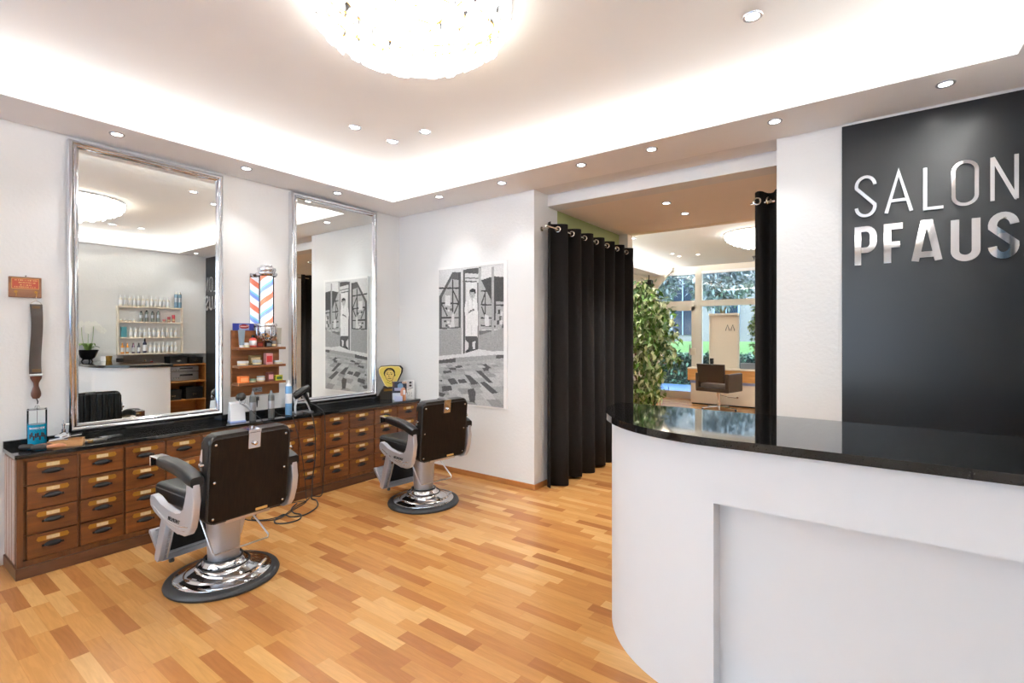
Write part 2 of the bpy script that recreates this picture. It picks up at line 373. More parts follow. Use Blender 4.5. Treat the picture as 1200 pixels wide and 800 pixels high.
# sloping corner filling under the soffit
st('trim_2', MB().prism([(X2a, 2.30), (.16, 2.30), (bpY(789, Y2b), 2.93), (bpY(789, Y2b), 3.0), (X2a, 3.0)], XZ, Y2b-.1, Y2b-.02), M['cream'])
# glass entrance door, left of the mullion
d = MB(); dx0, dx1 = .3, xm-.07
d.box(dx0, dx0+.08, y0-.01, y0+.06, 0, 2.09).box(dx1-.08, dx1, y0-.01, y0+.06, 0, 2.09).box(dx0, dx1, y0-.01, y0+.06, 2.0, 2.09)
do = st('door_1', d, M['winframe'])
MB().box(dx0+.08, dx1-.08, y0-.008, y0+.05, .0, .17, .005).build('kick_plate', M['chromeb'], do)
MB().box(dx1-.13, dx1+.02, y0-.04, y0-.012, 1.0, 1.15, .01).build('lock_plate', M['cream'], do)
MB().tube([(dx1-.1, y0-.03, .92), (dx1-.1, y0-.07, .94), (dx1-.1, y0-.07, 1.22), (dx1-.1, y0-.03, 1.24)], .012).build('door_handle', M['chromeb'], do)

# ---- outdoors beyond the second room
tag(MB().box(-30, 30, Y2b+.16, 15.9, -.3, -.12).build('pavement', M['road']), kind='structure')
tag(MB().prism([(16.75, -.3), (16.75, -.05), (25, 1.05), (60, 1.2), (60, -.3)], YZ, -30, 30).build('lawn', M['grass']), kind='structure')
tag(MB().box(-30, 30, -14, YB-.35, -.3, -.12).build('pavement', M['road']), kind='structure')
def leaves(n, region, size, seed=1, up=.3):
    """scatter n small folded leaves; region(rnd)->point"""
    rnd = random.Random(seed); b = MB()
    for _ in range(n):
        c = Vector(region(rnd)); s = size*rnd.uniform(.7, 1.25)
        q = Matrix.Rotation(rnd.uniform(0, 2*PI), 3, 'Z') @ Matrix.Rotation(rnd.gauss(up, .6), 3, 'Y') @ Matrix.Rotation(rnd.gauss(0, .4), 3, 'X')
        w = s*.24
        P = [(0, 0, 0), (.35*s, w, .05*s), (s, 0, -.12*s), (.35*s, -w, .05*s), (.5*s, 0, -.02*s)]
        P = [c+q @ Vector(p) for p in P]
        b._new(P, [(0, 1, 4), (1, 2, 4), (0, 4, 3), (4, 2, 3)], True)
    return b
def hedge_pt(x0, x1, y0, y1, z0, z1):
    def fpt(r):
        x = r.uniform(x0, x1)
        if r.random() < .55: return (x, y0+r.uniform(-.05, .1), r.uniform(z0, z1))
        return (x, r.uniform(y0, y1), z1+r.uniform(-.08, .05))
    return fpt
h = empty('hedge', (0, 16.3, -.12), 0, 'long low clipped dark green hedge along the pavement outside', 'hedge')
leaves(9000, hedge_pt(-9, 7, -.4, .4, 0, .95), .14, 3).build('foliage', M['hedgeleaf'], h, sharp=0)
MB().box(-9, 7, -.3, .3, 0, .88).build('hedge_core', mat('hedge_twigs', (24, 40, 30), .9), h)
tb = empty('office_building', (0, 30, .95), 0, 'long grey building with tall dark windows across the street', 'building')
w = MB().box(-26, 10, 0, 6, 0, 9); w.build('wall', M['build'], tb)
for k in range(14):
    x = -25+k*2.45
    p = MB().box(x, x+1.25, -.06, .02, .5, 3.9).build('window', M['darkwin'], tb)
    MB().box(x-.08, x, -.12, .02, .4, 4.0).box(x+1.25, x+1.33, -.12, .02, .4, 4.0).box(x+.6, x+.65, -.1, .0, .5, 3.9).build('pane_frame', mat('pale_frame', (160, 185, 215), .5) if k == 0 else bpy.data.materials['pale_frame'], p)
def crown(cx, cy, cz, rx, ry, rz):
    def f_(r):
        while True:
            v = Vector((r.uniform(-1, 1), r.uniform(-1, 1), r.uniform(-1, 1)))
            if .25 < v.length < 1: return (cx+v.x*rx, cy+v.y*ry, cz+v.z*rz)
    return f_
for i, (x, y, rr, hh, lb) in enumerate([(-4.0, 22.5, 1.45, 4.7, 'grey-leaved street tree seen through the upper left pane'), (-.9, 22.5, 1.45, 4.5, 'grey-green tree seen through the upper right pane'), (2.1, 22.5, 1.4, 4.8, 'grey-leaved tree nearest the right curtain, outside'), (-7.1, 22.5, 1.4, 4.6, 'grey-leaved tree farthest left outside, above the ficus')]):
    t = empty('street_tree', (x, y, .88), 0, lb, 'tree', 'street trees beyond the lawn')
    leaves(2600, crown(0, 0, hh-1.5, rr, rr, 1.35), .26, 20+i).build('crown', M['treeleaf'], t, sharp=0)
    MB().tube([(0, 0, 0), (.1, 0, 1.6), (0, .1, hh-1.2)], [.14, .1, .04], 8).tube([(.08, 0, 1.5), (.6, .2, 3.0), (.9, .3, hh-.9)], [.1, .06, .02], 6).tube([(.08, 0, 1.8), (-.6, .2, 3.2), (-.9, .1, hh-1.0)], [.1, .06, .02], 6).build('trunk', M['bark'], t)

# ================================================================== LAMPS
def area(name, loc, sx, sy, power, col, rot, parent=None):
    l = bpy.data.lights.new(name, 'AREA'); l.shape = 'RECTANGLE'; l.size = sx; l.size_y = sy; l.energy = power; l.color = col
    o = bpy.data.objects.new(name, l); COL.objects.link(o); o.location = loc; o.rotation_euler = rot; o.parent = parent; return o
# cove strips lying on the soffit, shining up
def cove(x0, x1, y0, y1, z, lbl, grp, mid=(2.6, 1.0)):
    L_ = max(x1-x0, y1-y0); cx = (x0+x1)/2; cy = (y0+y1)/2
    t = empty('cove_light', (cx, cy, z), 0, lbl, 'light strip', grp)
    hx = (x1-x0)/2; hy = (y1-y0)/2
    MB().box(-hx, hx, -hy, hy, 0, .012).build('channel', M['wplastic'], t)
    MB().box(-hx*.98 if hx > hy else -hx*.5, hx*.98 if hx > hy else hx*.5, -hy*.98 if hy > hx else -hy*.5, hy*.98 if hy > hx else hy*.5, .012, .02).build('diffuser', M['led'], t)
    tl = R(32); along_x = hx > hy; sg = 1 if ((cy if along_x else cx) < (mid[1] if along_x else mid[0])) else -1
    e_ = (Matrix.Rotation(-tl*sg, 3, 'X') if along_x else Matrix.Rotation(tl*sg, 3, 'Y')) @ Matrix.Rotation(PI, 3, 'X')
    area('strip_light', (0, 0, .045), 2*hx*.98, 2*hy*.98, P_COVE*L_, C_COVE, e_.to_euler(), t)
zc_ = ZS+.02; g_ = 'hidden cove light strips of the front room'
cove(FX-.10, FX-.07, GY, FY, zc_, 'glowing light strip hidden in the cove above the two mirrors', g_)
cove(FX, GX, FY+.07, FY+.10, zc_, 'glowing light strip hidden in the cove above curtain and lettering', g_)
cove(GX+.06, GX+.09, GY, FY, zc_, 'glowing light strip hidden in the cove over the product shelves', g_)
cove(FX, GX, GY-.1, GY-.07, zc_, 'glowing light strip hidden in the cove beside the shop window', g_)
g_ = 'hidden cove light strips of the far room'
cove(.43, .46, 6.4, Y2b-.1, zc_, 'glowing light strip in the far room cove above the ficus', g_, (3.1, 8.7))
cove(.53, 5.7, 6.3, 6.33, zc_, 'glowing light strip in the far room cove nearest the passage', g_, (3.1, 8.7))
cove(5.82, 5.85, 6.4, Y2b-.1, zc_, 'glowing light strip in the far room cove at its right wall', g_, (3.1, 8.7))

def spot_lamp(x, y, z, label, grp, first=[None]):
    if first[0] is None:
        t = empty('ceiling_spotlight', (x, y, z))
        MB().lathe([(.030, -.001), (.030, -.004), (.036, -.007), (.042, -.006), (.0445, -.002), (.0445, 0), (.03, 0)], n=28).build('trim_ring', M['chromeb'], t)
        MB().lathe([(.0, -.0035), (.018, -.003), (.0295, -.0015), (.0295, 0)], n=24).build('lamp_face', M['glow'], t)
        l = bpy.data.lights.new('spot_beam', 'SPOT'); l.energy = P_SPOT; l.color = C_SPOT; l.spot_size = R(100); l.spot_blend = .8; l.shadow_soft_size = .03
        o = bpy.data.objects.new('spot_beam', l); COL.objects.link(o); o.location = (0, 0, -.02); o.parent = t
        first[0] = t
    else: t = copy_tree(first[0]); t.location = (x, y, z)
    tag(t, label, 'spotlight', grp); return t
G = 'spotlights in the lowered ceiling border'
for x, y, lb in [(.296, 1.13, 'round recessed spotlight above the first mirror'), (.30, 1.985, 'round recessed spotlight above the barber pole'), (.29, 2.842, 'round recessed spotlight above the second mirror'),
     (.986, 3.51, 'round recessed spotlight above the left edge of the barber photograph'), (1.752, 3.52, 'round recessed spotlight above the white wall corner beside the curtain'), (2.547, 3.523, 'round recessed spotlight above the black curtain'),
     (3.123, 3.53, 'round recessed spotlight above the middle of the opening'), (3.927, 3.532, 'round recessed spotlight above the white pillar'), (4.75, 3.549, 'round recessed spotlight above the letters L and O')]:
    spot_lamp(x, y, ZS, lb, G)
for x, y, lb in [(5.05, 2.6, 'recessed spotlight over the product shelves, seen in the mirror')]: pass
G = 'spotlights in the raised ceiling'
for x, y, lb in [(1.41, 2.22, 'leftmost recessed spotlight of the trio in the raised ceiling'), (1.423, 2.555, 'lowest recessed spotlight of the trio in the raised ceiling'), (1.763, 2.57, 'rightmost recessed spotlight of the trio in the raised ceiling'),
     (3.975, 2.55, 'large bright recessed spotlight at the top right of the raised ceiling'), (3.98, 2.22, 'recessed spotlight of the right group seen only in the mirror')]:
    spot_lamp(x, y, ZC, lb, G)
G = 'spotlights in the passage ceiling'
for x, y, lb in [(2.85, 4.65, 'nearer recessed spotlight in the tan passage ceiling'), (2.87, 5.16, 'farther recessed spotlight in the tan passage ceiling')]:
    q_ = spot_lamp(x, y, 2.70, lb, G)
    for o in q_.children:
        if o.type == 'LIGHT': o.data = o.data.copy(); o.data.energy = 55.0
G = 'spotlights in the far room ceiling'
for px, py, z, lb in [(788, 297, ZC+.04, 'left one of two close spotlights above the far window'), (796, 300, ZC+.04, 'right one of two close spotlights above the far window'), (818, 298, ZC+.04, 'recessed spotlight above the far window mullion'),
     (783, 270, ZC+.04, 'nearest recessed spotlight in the far room ceiling'), (742, 279, ZC+.04, 'recessed spotlight in the far room ceiling beside the curtain')]:
    u = (px-600)/580.; v = (392.3-py)/580.; t_ = (z-1.45)/v
    spot_lamp(4.434+t_*(-.5896+u*.8077), t_*(.8077+u*.5896), z, lb, G)

def chandelier(x, y, z, label):
    t = empty('chandelier', (x, y, z), 0, label, 'chandelier', 'tiered shell chandeliers')
    MB().lathe([(0, 0), (.455, 0), (.46, -.012), (.455, -.02), (0, -.02)], n=48).build('ceiling_plate', M['chrome'], t)
    fr = MB()
    tiers = [(.445, -.035, 36), (.425, -.062, 34), (.385, -.09, 31), (.335, -.116, 27), (.28, -.14, 22), (.22, -.16, 17), (.155, -.177, 12), (.09, -.19, 8), (.03, -.197, 4)]
    for r_, z_, n in tiers: fr.ring((0, 0, z_+.022), r_-.012, .003, n=40, m=5)
    for k in range(6):
        a = k*PI/3; fr.tube([(.43*math.cos(a), .43*math.sin(a), -.02), (.33*math.cos(a), .33*math.sin(a), -.1), (.08*math.cos(a), .08*math.sin(a), -.17)], .003, 5)
    fr.build('wire_frame', M['brass'], t)
    rnd = random.Random(3)
    for r_, z_, n in tiers:
        b = MB()
        for k in range(n):
            a = 2*PI*(k+rnd.uniform(-.12, .12))/n; w = PI*r_/n*.9; hh = .062*rnd.uniform(.9, 1.1)
            Mt = Matrix.Translation((r_*math.cos(a), r_*math.sin(a), z_-.014*(k % 2)+rnd.uniform(-.004, .004))) @ Matrix.Rotation(a+rnd.uniform(-.12, .12), 4, 'Z') @ Matrix.Rotation(rnd.uniform(-.08, .3), 4, 'Y')
            pts = [(-w, .02), (w, .02), (w, -.025), (w*.55, -hh+.02), (-w*.55, -hh+.02), (-w, -.025)]
            b.prism(pts, lambda p, q, dd: Mt @ Vector((dd, p, q)), -.0015, .0015)
        b.build('shell_tier', M['capiz'], t)
    return t
chandelier(2.743, 1.548, ZC, 'large glowing tiered shell chandelier at the top of the front room')
chandelier(3.03, 8.15, ZC+.04, 'glowing tiered shell chandelier in the far room, behind the right curtain')

# ================================================================== LEFT WALL: cabinets, worktop, mirrors
def cabinet(y0, y1, cols, label):
    t = empty('drawer_cabinet', (0, y0, 0), 0, label, 'cabinet', 'oak apothecary cabinets along the mirror wall')
    L_ = y1-y0; XF = .345
    b = MB().box(.003, XF-.02, 0, L_, .067, .712).box(XF-.02, XF, 0, .028, .067, .712)
    b.box(XF-.02, XF-.002, L_-.016, L_, .067, .712).box(XF-.02, XF-.002, 0, L_, .695, .712).box(XF-.02, XF-.001, 0, L_, .067, .1)
    for c0, c1 in cols[1:]: b.box(XF-.02, XF-.006, c0-y0-.012, c0-y0-.002, .1, .695)
    for k in range(1, 4): b.box(XF-.02, XF-.008, 0, L_, .1+k*.149-.004, .1+k*.149)
    b.build('body', M['oak'], t)
    for k in range(5): pass
    MB().box(0.003, .366, -.008 if y0 < 1 else 0, L_, 0, .067, .003).build('plinth', M['plinth'], t)
    return t, XF
proto = {}
def drawer(t, XF, c0, c1, row, y0):
    w = c1-c0; z0 = .102+row*.149; h = .142; key = round(w, 3)
    if key not in proto:
        b = MB().box(0, .022, -w/2, w/2, 0, h, .004, 2)
        d_ = b.build('drawer', M['oakd'])
        lw = min(.068, w*.3)
        lb = MB().prism([(-lw-.008, .107), (-lw, .095), (lw, .095), (lw+.008, .107), (lw, .124), (-lw, .124)], YZ, .021, .0235); lb.build('label_holder', M['cardy'], d_)
        MB().box(.0236, .0242, -lw*.45, lw*.45, .099, .12).build('name_card', M['paper'], d_)
        hb = MB(); hw = min(.042, w*.19)
        ms = Matrix.Scale(1, 3)
        pr = [(0, 0)]+[(math.sin(a)*1, 0) for a in ()]
        # cup pull: half bowl opening downwards with flat ears
        vs = []; fs = []; nu, nv = 12, 6
        for i in range(nu+1):
            a = PI*i/nu
            for j in range(nv+1):
                q = PI/2*j/nv
                vs.append((.0225+.020*math.sin(q)*math.sin(a)**.7, -hw*math.cos(a), .066+.020*math.cos(q)*math.sin(a)**.8))
        for i in range(nu):
            for j in range(nv): fs.append((i*(nv+1)+j, (i+1)*(nv+1)+j, (i+1)*(nv+1)+j+1, i*(nv+1)+j+1))
        hb._new(vs, fs, True)
        hb.lathe([(.0, 0), (hw, 0), (hw*.9, .006), (0, .009)], (.0225, 0, .066), 16, Matrix(((0, 0, 1), (1, 0, 0), (0, .35, 0))))
        for s_ in (-1, 1): hb.box(.022, .026, s_*(hw+.004)-.006, s_*(hw+.004)+.006, .059, .073, .002)
        hb.build('cup_handle', M['iron'], d_)
        proto[key] = d_
    else: d_ = copy_tree(proto[key])
    d_.parent = t; d_.location = (XF-.018, (c0+c1)/2-y0, z0)
c1_ = [(.68, .913), (.927, 1.15), (1.163, 1.391), (1.403, 1.628), (1.64, 1.826), (1.838, 2.02), (2.032, 2.212), (2.224, 2.406), (2.418, 2.622)]
c2_ = [(2.665, 2.922), (2.934, 3.225), (3.237, 3.525), (3.537, 3.835)]
t, XF = cabinet(.636, 2.638, c1_, 'dark oak apothecary cabinet with many small drawers below the first mirror')
for r_ in range(4):
    for a, b in c1_: drawer(t, XF, a, b, r_, .636)
t, XF = cabinet(2.64, 3.856, c2_, 'dark oak apothecary cabinet with four drawer columns below the second mirror')
for r_ in range(4):
    for a, b in c2_: drawer(t, XF, a, b, r_, 2.64)
# fluted side of the first cabinet is part of it
cab1 = [o for o in COL.objects if o.name == 'drawer_cabinet'][0]
sb = MB()
for k in range(4): sb.box(.03+k*.075, .03+k*.075+.055, -.006, .002, .085, .7, .003)
sb.build('side_panel', wood('pale_worn_side', (150, 128, 116), (178, 156, 146), .35, 'Z', 5), cab1)
ZT = .739
t = empty('granite_worktop', (0, .626, 0), 0, 'long polished black stone worktop on top of the drawer cabinets', 'worktop')
MB().box(.003, .357, 0, WY-.63, .713, ZT, .003).build('slab', M['granite'], t)
MB().box(.003, .028, 0, WY-.63, ZT, .780, .002).build('upstand', M['granite'], t)
for y0, y1 in ((.94, 1.92), (2.51, 3.50)): MB().box(.028, .10, y0-.626, y1-.626, ZT, .789, .002).build('mirror_ledge', M['granite'], t)

def wall_mirror(y0, y1, z0, z1, label):
    t = empty('wall_mirror', (0, (y0+y1)/2, z0), 0, label, 'mirror', 'tall silver framed mirrors above the cabinets')
    w = (y1-y0)/2; h = z1-z0; fw = .056
    MB().box(.004, .03, -w+.01, w-.01, .008, h-.01).build('backing_board', M['mblack'], t)
    MB().box(.03, .046, -w+.03, w-.03, .035, h-.03).build('mirror_glass', M['mirror'], t)
    # moulded frame profile swept round the rectangle (mitred corners)
    prof = [(0, .004), (0, .05), (.006, .064), (.016, .07), (.026, .066), (.031, .056), (.034, .061), (.041, .064), (.047, .058), (.052, .05), (fw, .0465), (fw, .004)]
    b = MB(); vs = []; n = len(prof)
    cor = [(-w, 0, 1, 1), (w, 0, -1, 1), (w, h, -1, -1), (-w, h, 1, -1)]
    for cy, cz, sy, sz in cor:
        for o_, x_ in prof: vs.append((x_, cy+sy*o_, cz+sz*o_))
    fs = []
    for i in range(4):
        j = (i+1) % 4
        for k in range(n-1): fs.append((i*n+k, j*n+k, j*n+k+1, i*n+k+1))
    b._new(vs, fs, True); b.build('frame', M['frame'], t, sharp=50)
    return t
wall_mirror(.93, 1.914, .79, 2.775, 'tall silver framed mirror reflecting chandelier, counter and product shelves')
wall_mirror(2.514, 3.495, .79, 2.79, 'tall silver framed mirror nearest the room corner, reflecting the barber photograph')

# ================================================================== BARBER CHAIRS
def barber_chair(x, y, rz, label):
    t = empty('barber_chair', (x, y, 0), rz, label, 'barber chair', 'vintage hydraulic barber chairs')
    # base
    MB().lathe([(.28, 0), (.300, .002), (.304, .014), (.298, .028), (.284, .036), (.258, .038), (.254, .03), (.24, .0), (.28, 0)], (-.025, -.005, 0), n=56).build('rubber_rim', M['rubber'], t)
    MB().lathe([(.26, .03), (.257, .040), (.248, .044), (.205, .050), (.198, .058), (.190, .062), (.150, .076), (.142, .09), (.134, .094), (.118, .098), (.112, .112), (.104, .122), (.098, .128), (.0, .128)], (-.025, -.005, 0), n=56).build('base_dome', M['chrome'], t)
    MB().ring((-.025, -.005, .128), .100, .007, n=40).ring((-.025, -.005, .094), .138, .005, n=40).build('base_ring', M['rubber'], t)
    MB().lathe([(.084, .12), (.086, .20), (.094, .36), (.096, .43), (0, .43)], (-.025, -.005, 0), n=40).build('column', M['alu'], t)
    pb = MB().tube([(.02, -.18, .125), (.12, -.16, .10), (.21, -.06, .085), (.215, .05, .085), (.17, .14, .1)], .010, 8, smoothpts=6)
    pb.build('pump_lever', M['chrome'], t)
    # foot operated wire bail at the back
    MB().tube([(-.04, -.13, .385), (.09, -.125, .215), (.10, -.12, .20), (.11, .19, .20), (.10, .20, .215), (-.02, .13, .385)], .0055, 6).build('wire_bail', M['chromeb'], t)
    # under-seat frame
    MB().box(-.34, .20, -.19, .19, .415, .457, .012).box(.15, .24, -.13, .13, .41, .45, .006).build('seat_frame', M['chromeb'], t)
    s_ = MB().box(-.40, .16, -.225, .225, .455, .565, .032, 4); s_.build('seat_cushion', M['vinyl'], t)
    MB().tube([(.1, -.224, .535), (-.37, -.224, .535), (-.398, -.19, .535), (-.398, .19, .535), (-.37, .224, .535), (.1, .224, .535)], .0045).build('seat_piping', M['rubber'], t)
    # backrest: tilted, in its own frame; b runs up
    ang = R(5)
    Mb = Matrix.Translation((.165, 0, .43)) @ Matrix.Rotation(ang, 4, 'Y')
    def bf(p, q, d_): return Mb @ Vector((d_, p, q))
    hb = .49
    MB().prism(rrect(.47, hb, .045, 5, 0, hb/2), bf, -.0, .075, .016, 3, True).build('backrest', M['vinyl'], t)
    ch = MB()   # channelled upholstery at the front
    for k in range(10):
        yy = -.20+k*.0444; 
        ch.prism([(yy-.021, .03), (yy+.021, .03), (yy+.021, hb-.02), (yy-.021, hb-.02)], bf, -.022, .004, .012, 3)
    ch.build('channelled_padding', M['vinyl'], t)
    MB().prism(rrect(.445, hb-.035, .03, 5, 0, hb/2-.006), bf, .073, .081, .003, 2).build('back_board', M['back'], t)
    MB().tube([bf(p, q, .076) for p, q in rrect(.452, hb-.028, .034, 5, 0, hb/2-.006)], .004, 6, True).build('back_piping', M['rubber'], t)
    sc = MB()
    for p, q in ((-.20, .44), (.20, .44), (-.20, .235), (.20, .235), (-.20, .035), (.20, .035)):
        sc.lathe([(.007, 0), (.0065, .003), (.003, .005), (0, .0055)], bf(p, q, .081), 12, (Mb.to_3x3() @ Matrix.Rotation(PI/2, 3, 'Y')))
    sc.build('screw_heads', M['chrome'], t)
    MB().prism(rrect(.072, .098, .006, 3, .005, .437), bf, .08, .093, .003).prism([(-.031, hb-.012), (.041, hb-.012), (.041, hb+.006), (-.031, hb+.006)], bf, .0, .093).build('headrest_bracket', M['chrome'], t)
    MB().lathe([(.013, 0), (.013, .012), (.008, .018), (0, .019)], bf(.005, .42, .093), 16, Mb.to_3x3() @ Matrix.Rotation(PI/2, 3, 'Y')).build('bracket_knob', M['chrome'], t)
    MB().prism(rrect(.07, .014, .003, 2, .07, .022), bf, .081, .085).build('badge', M['gold'], t)
    for sy in (-1, 1):
        # recline bracket beside the backrest
        MB().prism([(.30, -.012), (.36, -.018), (.41, -.006), (.42, .006), (.30, .012)], lambda p, q, d_: Mb @ Vector((.03+q, d_, p)), sy*.236, sy*.246).cyl(Mb @ Vector((.045, sy*.244, .335)), Mb @ Vector((.045, sy*.262, .335)), .012).build('side_bracket', M['chrome'], t)
        # cast side shield
        yo = sy*.30; yi = sy*.262
        out = [(-.255, .470), (-.262, .505), (-.25, .53), (-.225, .538), (-.19, .528), (-.12, .50), (-.03, .478), (.06, .474), (.115, .487), (.15, .515), (.17, .56), (.178, .61), (.18, .665), (.252, .665), (.258, .58), (.25, .50), (.225, .43), (.195, .395), (.15, .378), (.08, .378), (-.03, .395), (-.12, .42), (-.20, .445)]
        MB().prism(out, lambda p, q, d_: (p, d_, q), yi, yo, .009, 3, True).build('side_shield', M['castwhite'], t)
        MB().tube([(-.205, yo, .478), (-.08, yo, .44), (.08, yo, .425), (.20, yo, .44)], .004, 6, smoothpts=5).tube([(-.15, yo, .452), (-.02, yo, .42), (.1, yo, .407), (.17, yo, .41)], .0025, 6, smoothpts=5).build('shield_rib', M['chrome'], t)
        # lettering on the shield
        fc = bpy.data.curves.new('lettering', 'FONT'); fc.body = 'BELMONT'; fc.size = .03; fc.extrude = .0015; fc.align_x = 'CENTER'; fc.shear = .3
        to = bpy.data.objects.new('tmp', fc); COL.objects.link(to); bpy.context.view_layer.update()
        me = bpy.data.meshes.new_from_object(to); bpy.data.objects.remove(to); me.materials.append(M['iron'])
        lo = bpy.data.objects.new('lettering', me); COL.objects.link(lo); lo.parent = t
        lo.location = (.04, yo+sy*.001, .435); lo.rotation_euler = (R(90), 0, 0 if sy < 0 else PI)
        # upholstered arm pad, curving down to the back, with chrome nose
        path = [(-.15, .735), (-.05, .732), (.06, .722), (.15, .706), (.21, .690), (.25, .678)]
        b = MB(); vs = []; sec = rrect(.078, .062, .018, 3)
        for i, (px_, pz_) in enumerate(path):
            k = .86 if i in (0, len(path)-1) else 1
            for a_, c_ in sec: vs.append((px_, sy*.276+a_*k, pz_+c_*k))
        n = len(sec); fs = [tuple(range(n)), tuple((len(path)-1)*n+k for k in range(n-1, -1, -1))]
        for i in range(len(path)-1):
            for k in range(n): fs.append((i*n+k, i*n+(k+1) % n, (i+1)*n+(k+1) % n, (i+1)*n+k))
        b._new(vs, fs, True); b.build('armrest', M['vinyl'], t)
        MB().box(-.235, -.14, sy*.276-.034, sy*.276+.034, .747, .760, .005, 2).box(-.240, -.226, sy*.276-.034, sy*.276+.034, .700, .760, .005, 2).build('armrest_nose', M['chrome'], t)
        MB().tube([(-.15, sy*.276, .704), (-.17, sy*.272, .65), (-.18, sy*.27, .52)], .0, 6) if 0 else None
        # leg strut down to footrest
        Mg = lambda p, q, d_: (p, d_, q)
        MB().prism([(-.235, .44), (-.165, .43), (-.285, .125), (-.31, .105), (-.345, .115), (-.335, .145)], Mg, sy*.215, sy*.245, .006, 2).build('footrest_strut', M['castwhite'], t)
        MB().tube([(-.15, sy*.205, .42), (-.27, sy*.205, .13)], .006, 6).build('tie_rod', M['chromeb'], t)
        MB().lathe([(0, 0), (.014, .003), (.016, .014), (.008, .03), (0, .03)], (-.35, sy*.15, .062), 14).build('foot_buffer', M['rubber'], t)
    MB().prism([(-.19, -.185), (-.19, .185), (-.178, .185), (-.178, -.185)], lambda p, q, d_: (p-(.43-d_)*.4, q, d_), .16, .43).build('calf_panel', M['vinyl'], t)
    fp = MB().prism([(-.505, .232), (-.50, .248), (-.482, .252), (-.335, .115), (-.325, .095), (-.345, .09)], lambda p, q, d_: (p, d_, q), -.215, .215, .006, 2)
    fp.build('footplate', M['alu'], t)
    rb = MB()
    for k in range(6): rb.tube([(-.473+k*.026, -.19, .2455-k*.0242), (-.473+k*.026, .19, .2455-k*.0242)], .003, 6)
    rb.build('footplate_ribs', M['chromeb'], t)
    return t
barber_chair(1.31, 1.385, R(3), 'black and silver barber chair nearest the camera, in front of the first mirror')
barber_chair(1.31, 3.015, R(-8.5), 'black and silver barber chair in front of the second mirror')

# ================================================================== CURTAINS
def curtain(name, path_fn, L_, period, amp, z0, z1, rod_z, label, eyelets, eye_axis, eye_pts, phase=PI, grp='black eyelet curtains at the passage'):
    t = empty(name, path_fn(0, 0)[:2]+(0,), 0, label, 'curtain', grp); ox, oy = path_fn(0, 0)[:2]
    n = int(L_/period*16); b = MB(); rows = 7; vs = []
    rnd = random.Random(len(label))
    ph = [rnd.uniform(-.3, .3) for _ in range(60)]
    for r_ in range(rows+1):
        fz = r_/rows; z = z0+(z1-z0)*fz
        for i in range(n+1):
            s_ = L_*i/n; k = s_/period
            a = amp*(1+.25*(1-fz)*math.sin(ph[int(k) % 60]*9))
            w_ = math.sin(2*PI*k-phase); w_ = math.copysign(abs(w_)**.7, w_)
            x, y = path_fn(s_+(1-fz)*.01*math.sin(5*k), a*w_)[:2]; vs.append((x-ox, y-oy, z-(.012*math.sin(k*3.1) if r_ == 0 else 0)))
    fs = [(r_*(n+1)+i, r_*(n+1)+i+1, (r_+1)*(n+1)+i+1, (r_+1)*(n+1)+i) for r_ in range(rows) for i in range(n)]
    b._new(vs, fs, True); o = b.build('cloth', M['curtain'], t, sharp=0)
    m = o.modifiers.new('thickness', 'SOLIDIFY'); m.thickness = .004
    for (x, y, ax) in eye_pts: MB().ring((x-ox, y-oy, rod_z), .024, .0065, ax, 24, 8).build('eyelet', M['steel'], t)
    return t
# left curtain runs back along the green passage wall
LX = 1.99
eyes = [(LX+.004, 4.086+k*.27, (.35, -.94, 0)) for k in range(7)]
curtain('curtain', lambda s, a: (LX+a, 3.965+s), 1.87, .27, .062, .012, 2.515, 2.46, 'wide black eyelet curtain hanging along the left side of the passage', 0, 0, eyes)
t = empty('curtain_rod', (LX, 3.9, 2.46), 0, 'satin metal rod carrying the wide left curtain', 'curtain rod', 'curtain rods')
MB().cyl((0, -.02, 0), (0, 1.93, 0), .011, n=12).build('rod', M['steel'], t)
MB().cyl((0, .08, 0), (-.115, .08, 0), .008, n=10).cyl((-.117, .08, 0), (-.107, .08, 0), .022, n=14).build('bracket', M['steel'], t)
MB().cyl((0, 1.9, 0), (0, 1.92, 0), .02, n=14).build('end_cap', M['steel'], t)
# right curtain
curtain('curtain', lambda s, a: (3.70+s, 4.17+a), .62, .135, .055, .012, 2.535, 2.455, 'narrow black eyelet curtain bunched beside the white pillar', 0, 0, [(3.727, 4.098, (.2, -.98, 0)), (3.80, 4.135, (.86, -.5, 0))])
t = empty('curtain_rod', (3.67, 4.17, 2.455), 0, 'satin metal rod carrying the bunched right curtain', 'curtain rod', 'curtain rods')
MB().cyl((0, 0, 0), (1.4, 0, 0), .011, n=12).build('rod', M['steel'], t)
MB().cyl((1.2, 0, 0), (1.2, .125, 0), .008, n=10).build('bracket', M['steel'], t)
curtain('curtain', lambda s, a: (3.80+a, 4.85+s), .5, .15, .045, .012, 2.515, 2.455, 'dark curtain edge just visible behind the bunched right curtain', 0, 0, [])
t = empty('curtain_rod', (3.80, 4.8, 2.455), 0, 'rod of the curtain hidden behind the white pillar', 'curtain rod', 'curtain rods')
MB().cyl((0, 0, 0), (0, .9, 0), .011, n=12).build('rod', M['steel'], t)
MB().cyl((0, .3, 0), (0, .3, .245), .006, n=8).cyl((0, .8, 0), (0, .8, .245), .006, n=8).build('hanger', M['steel'], t)

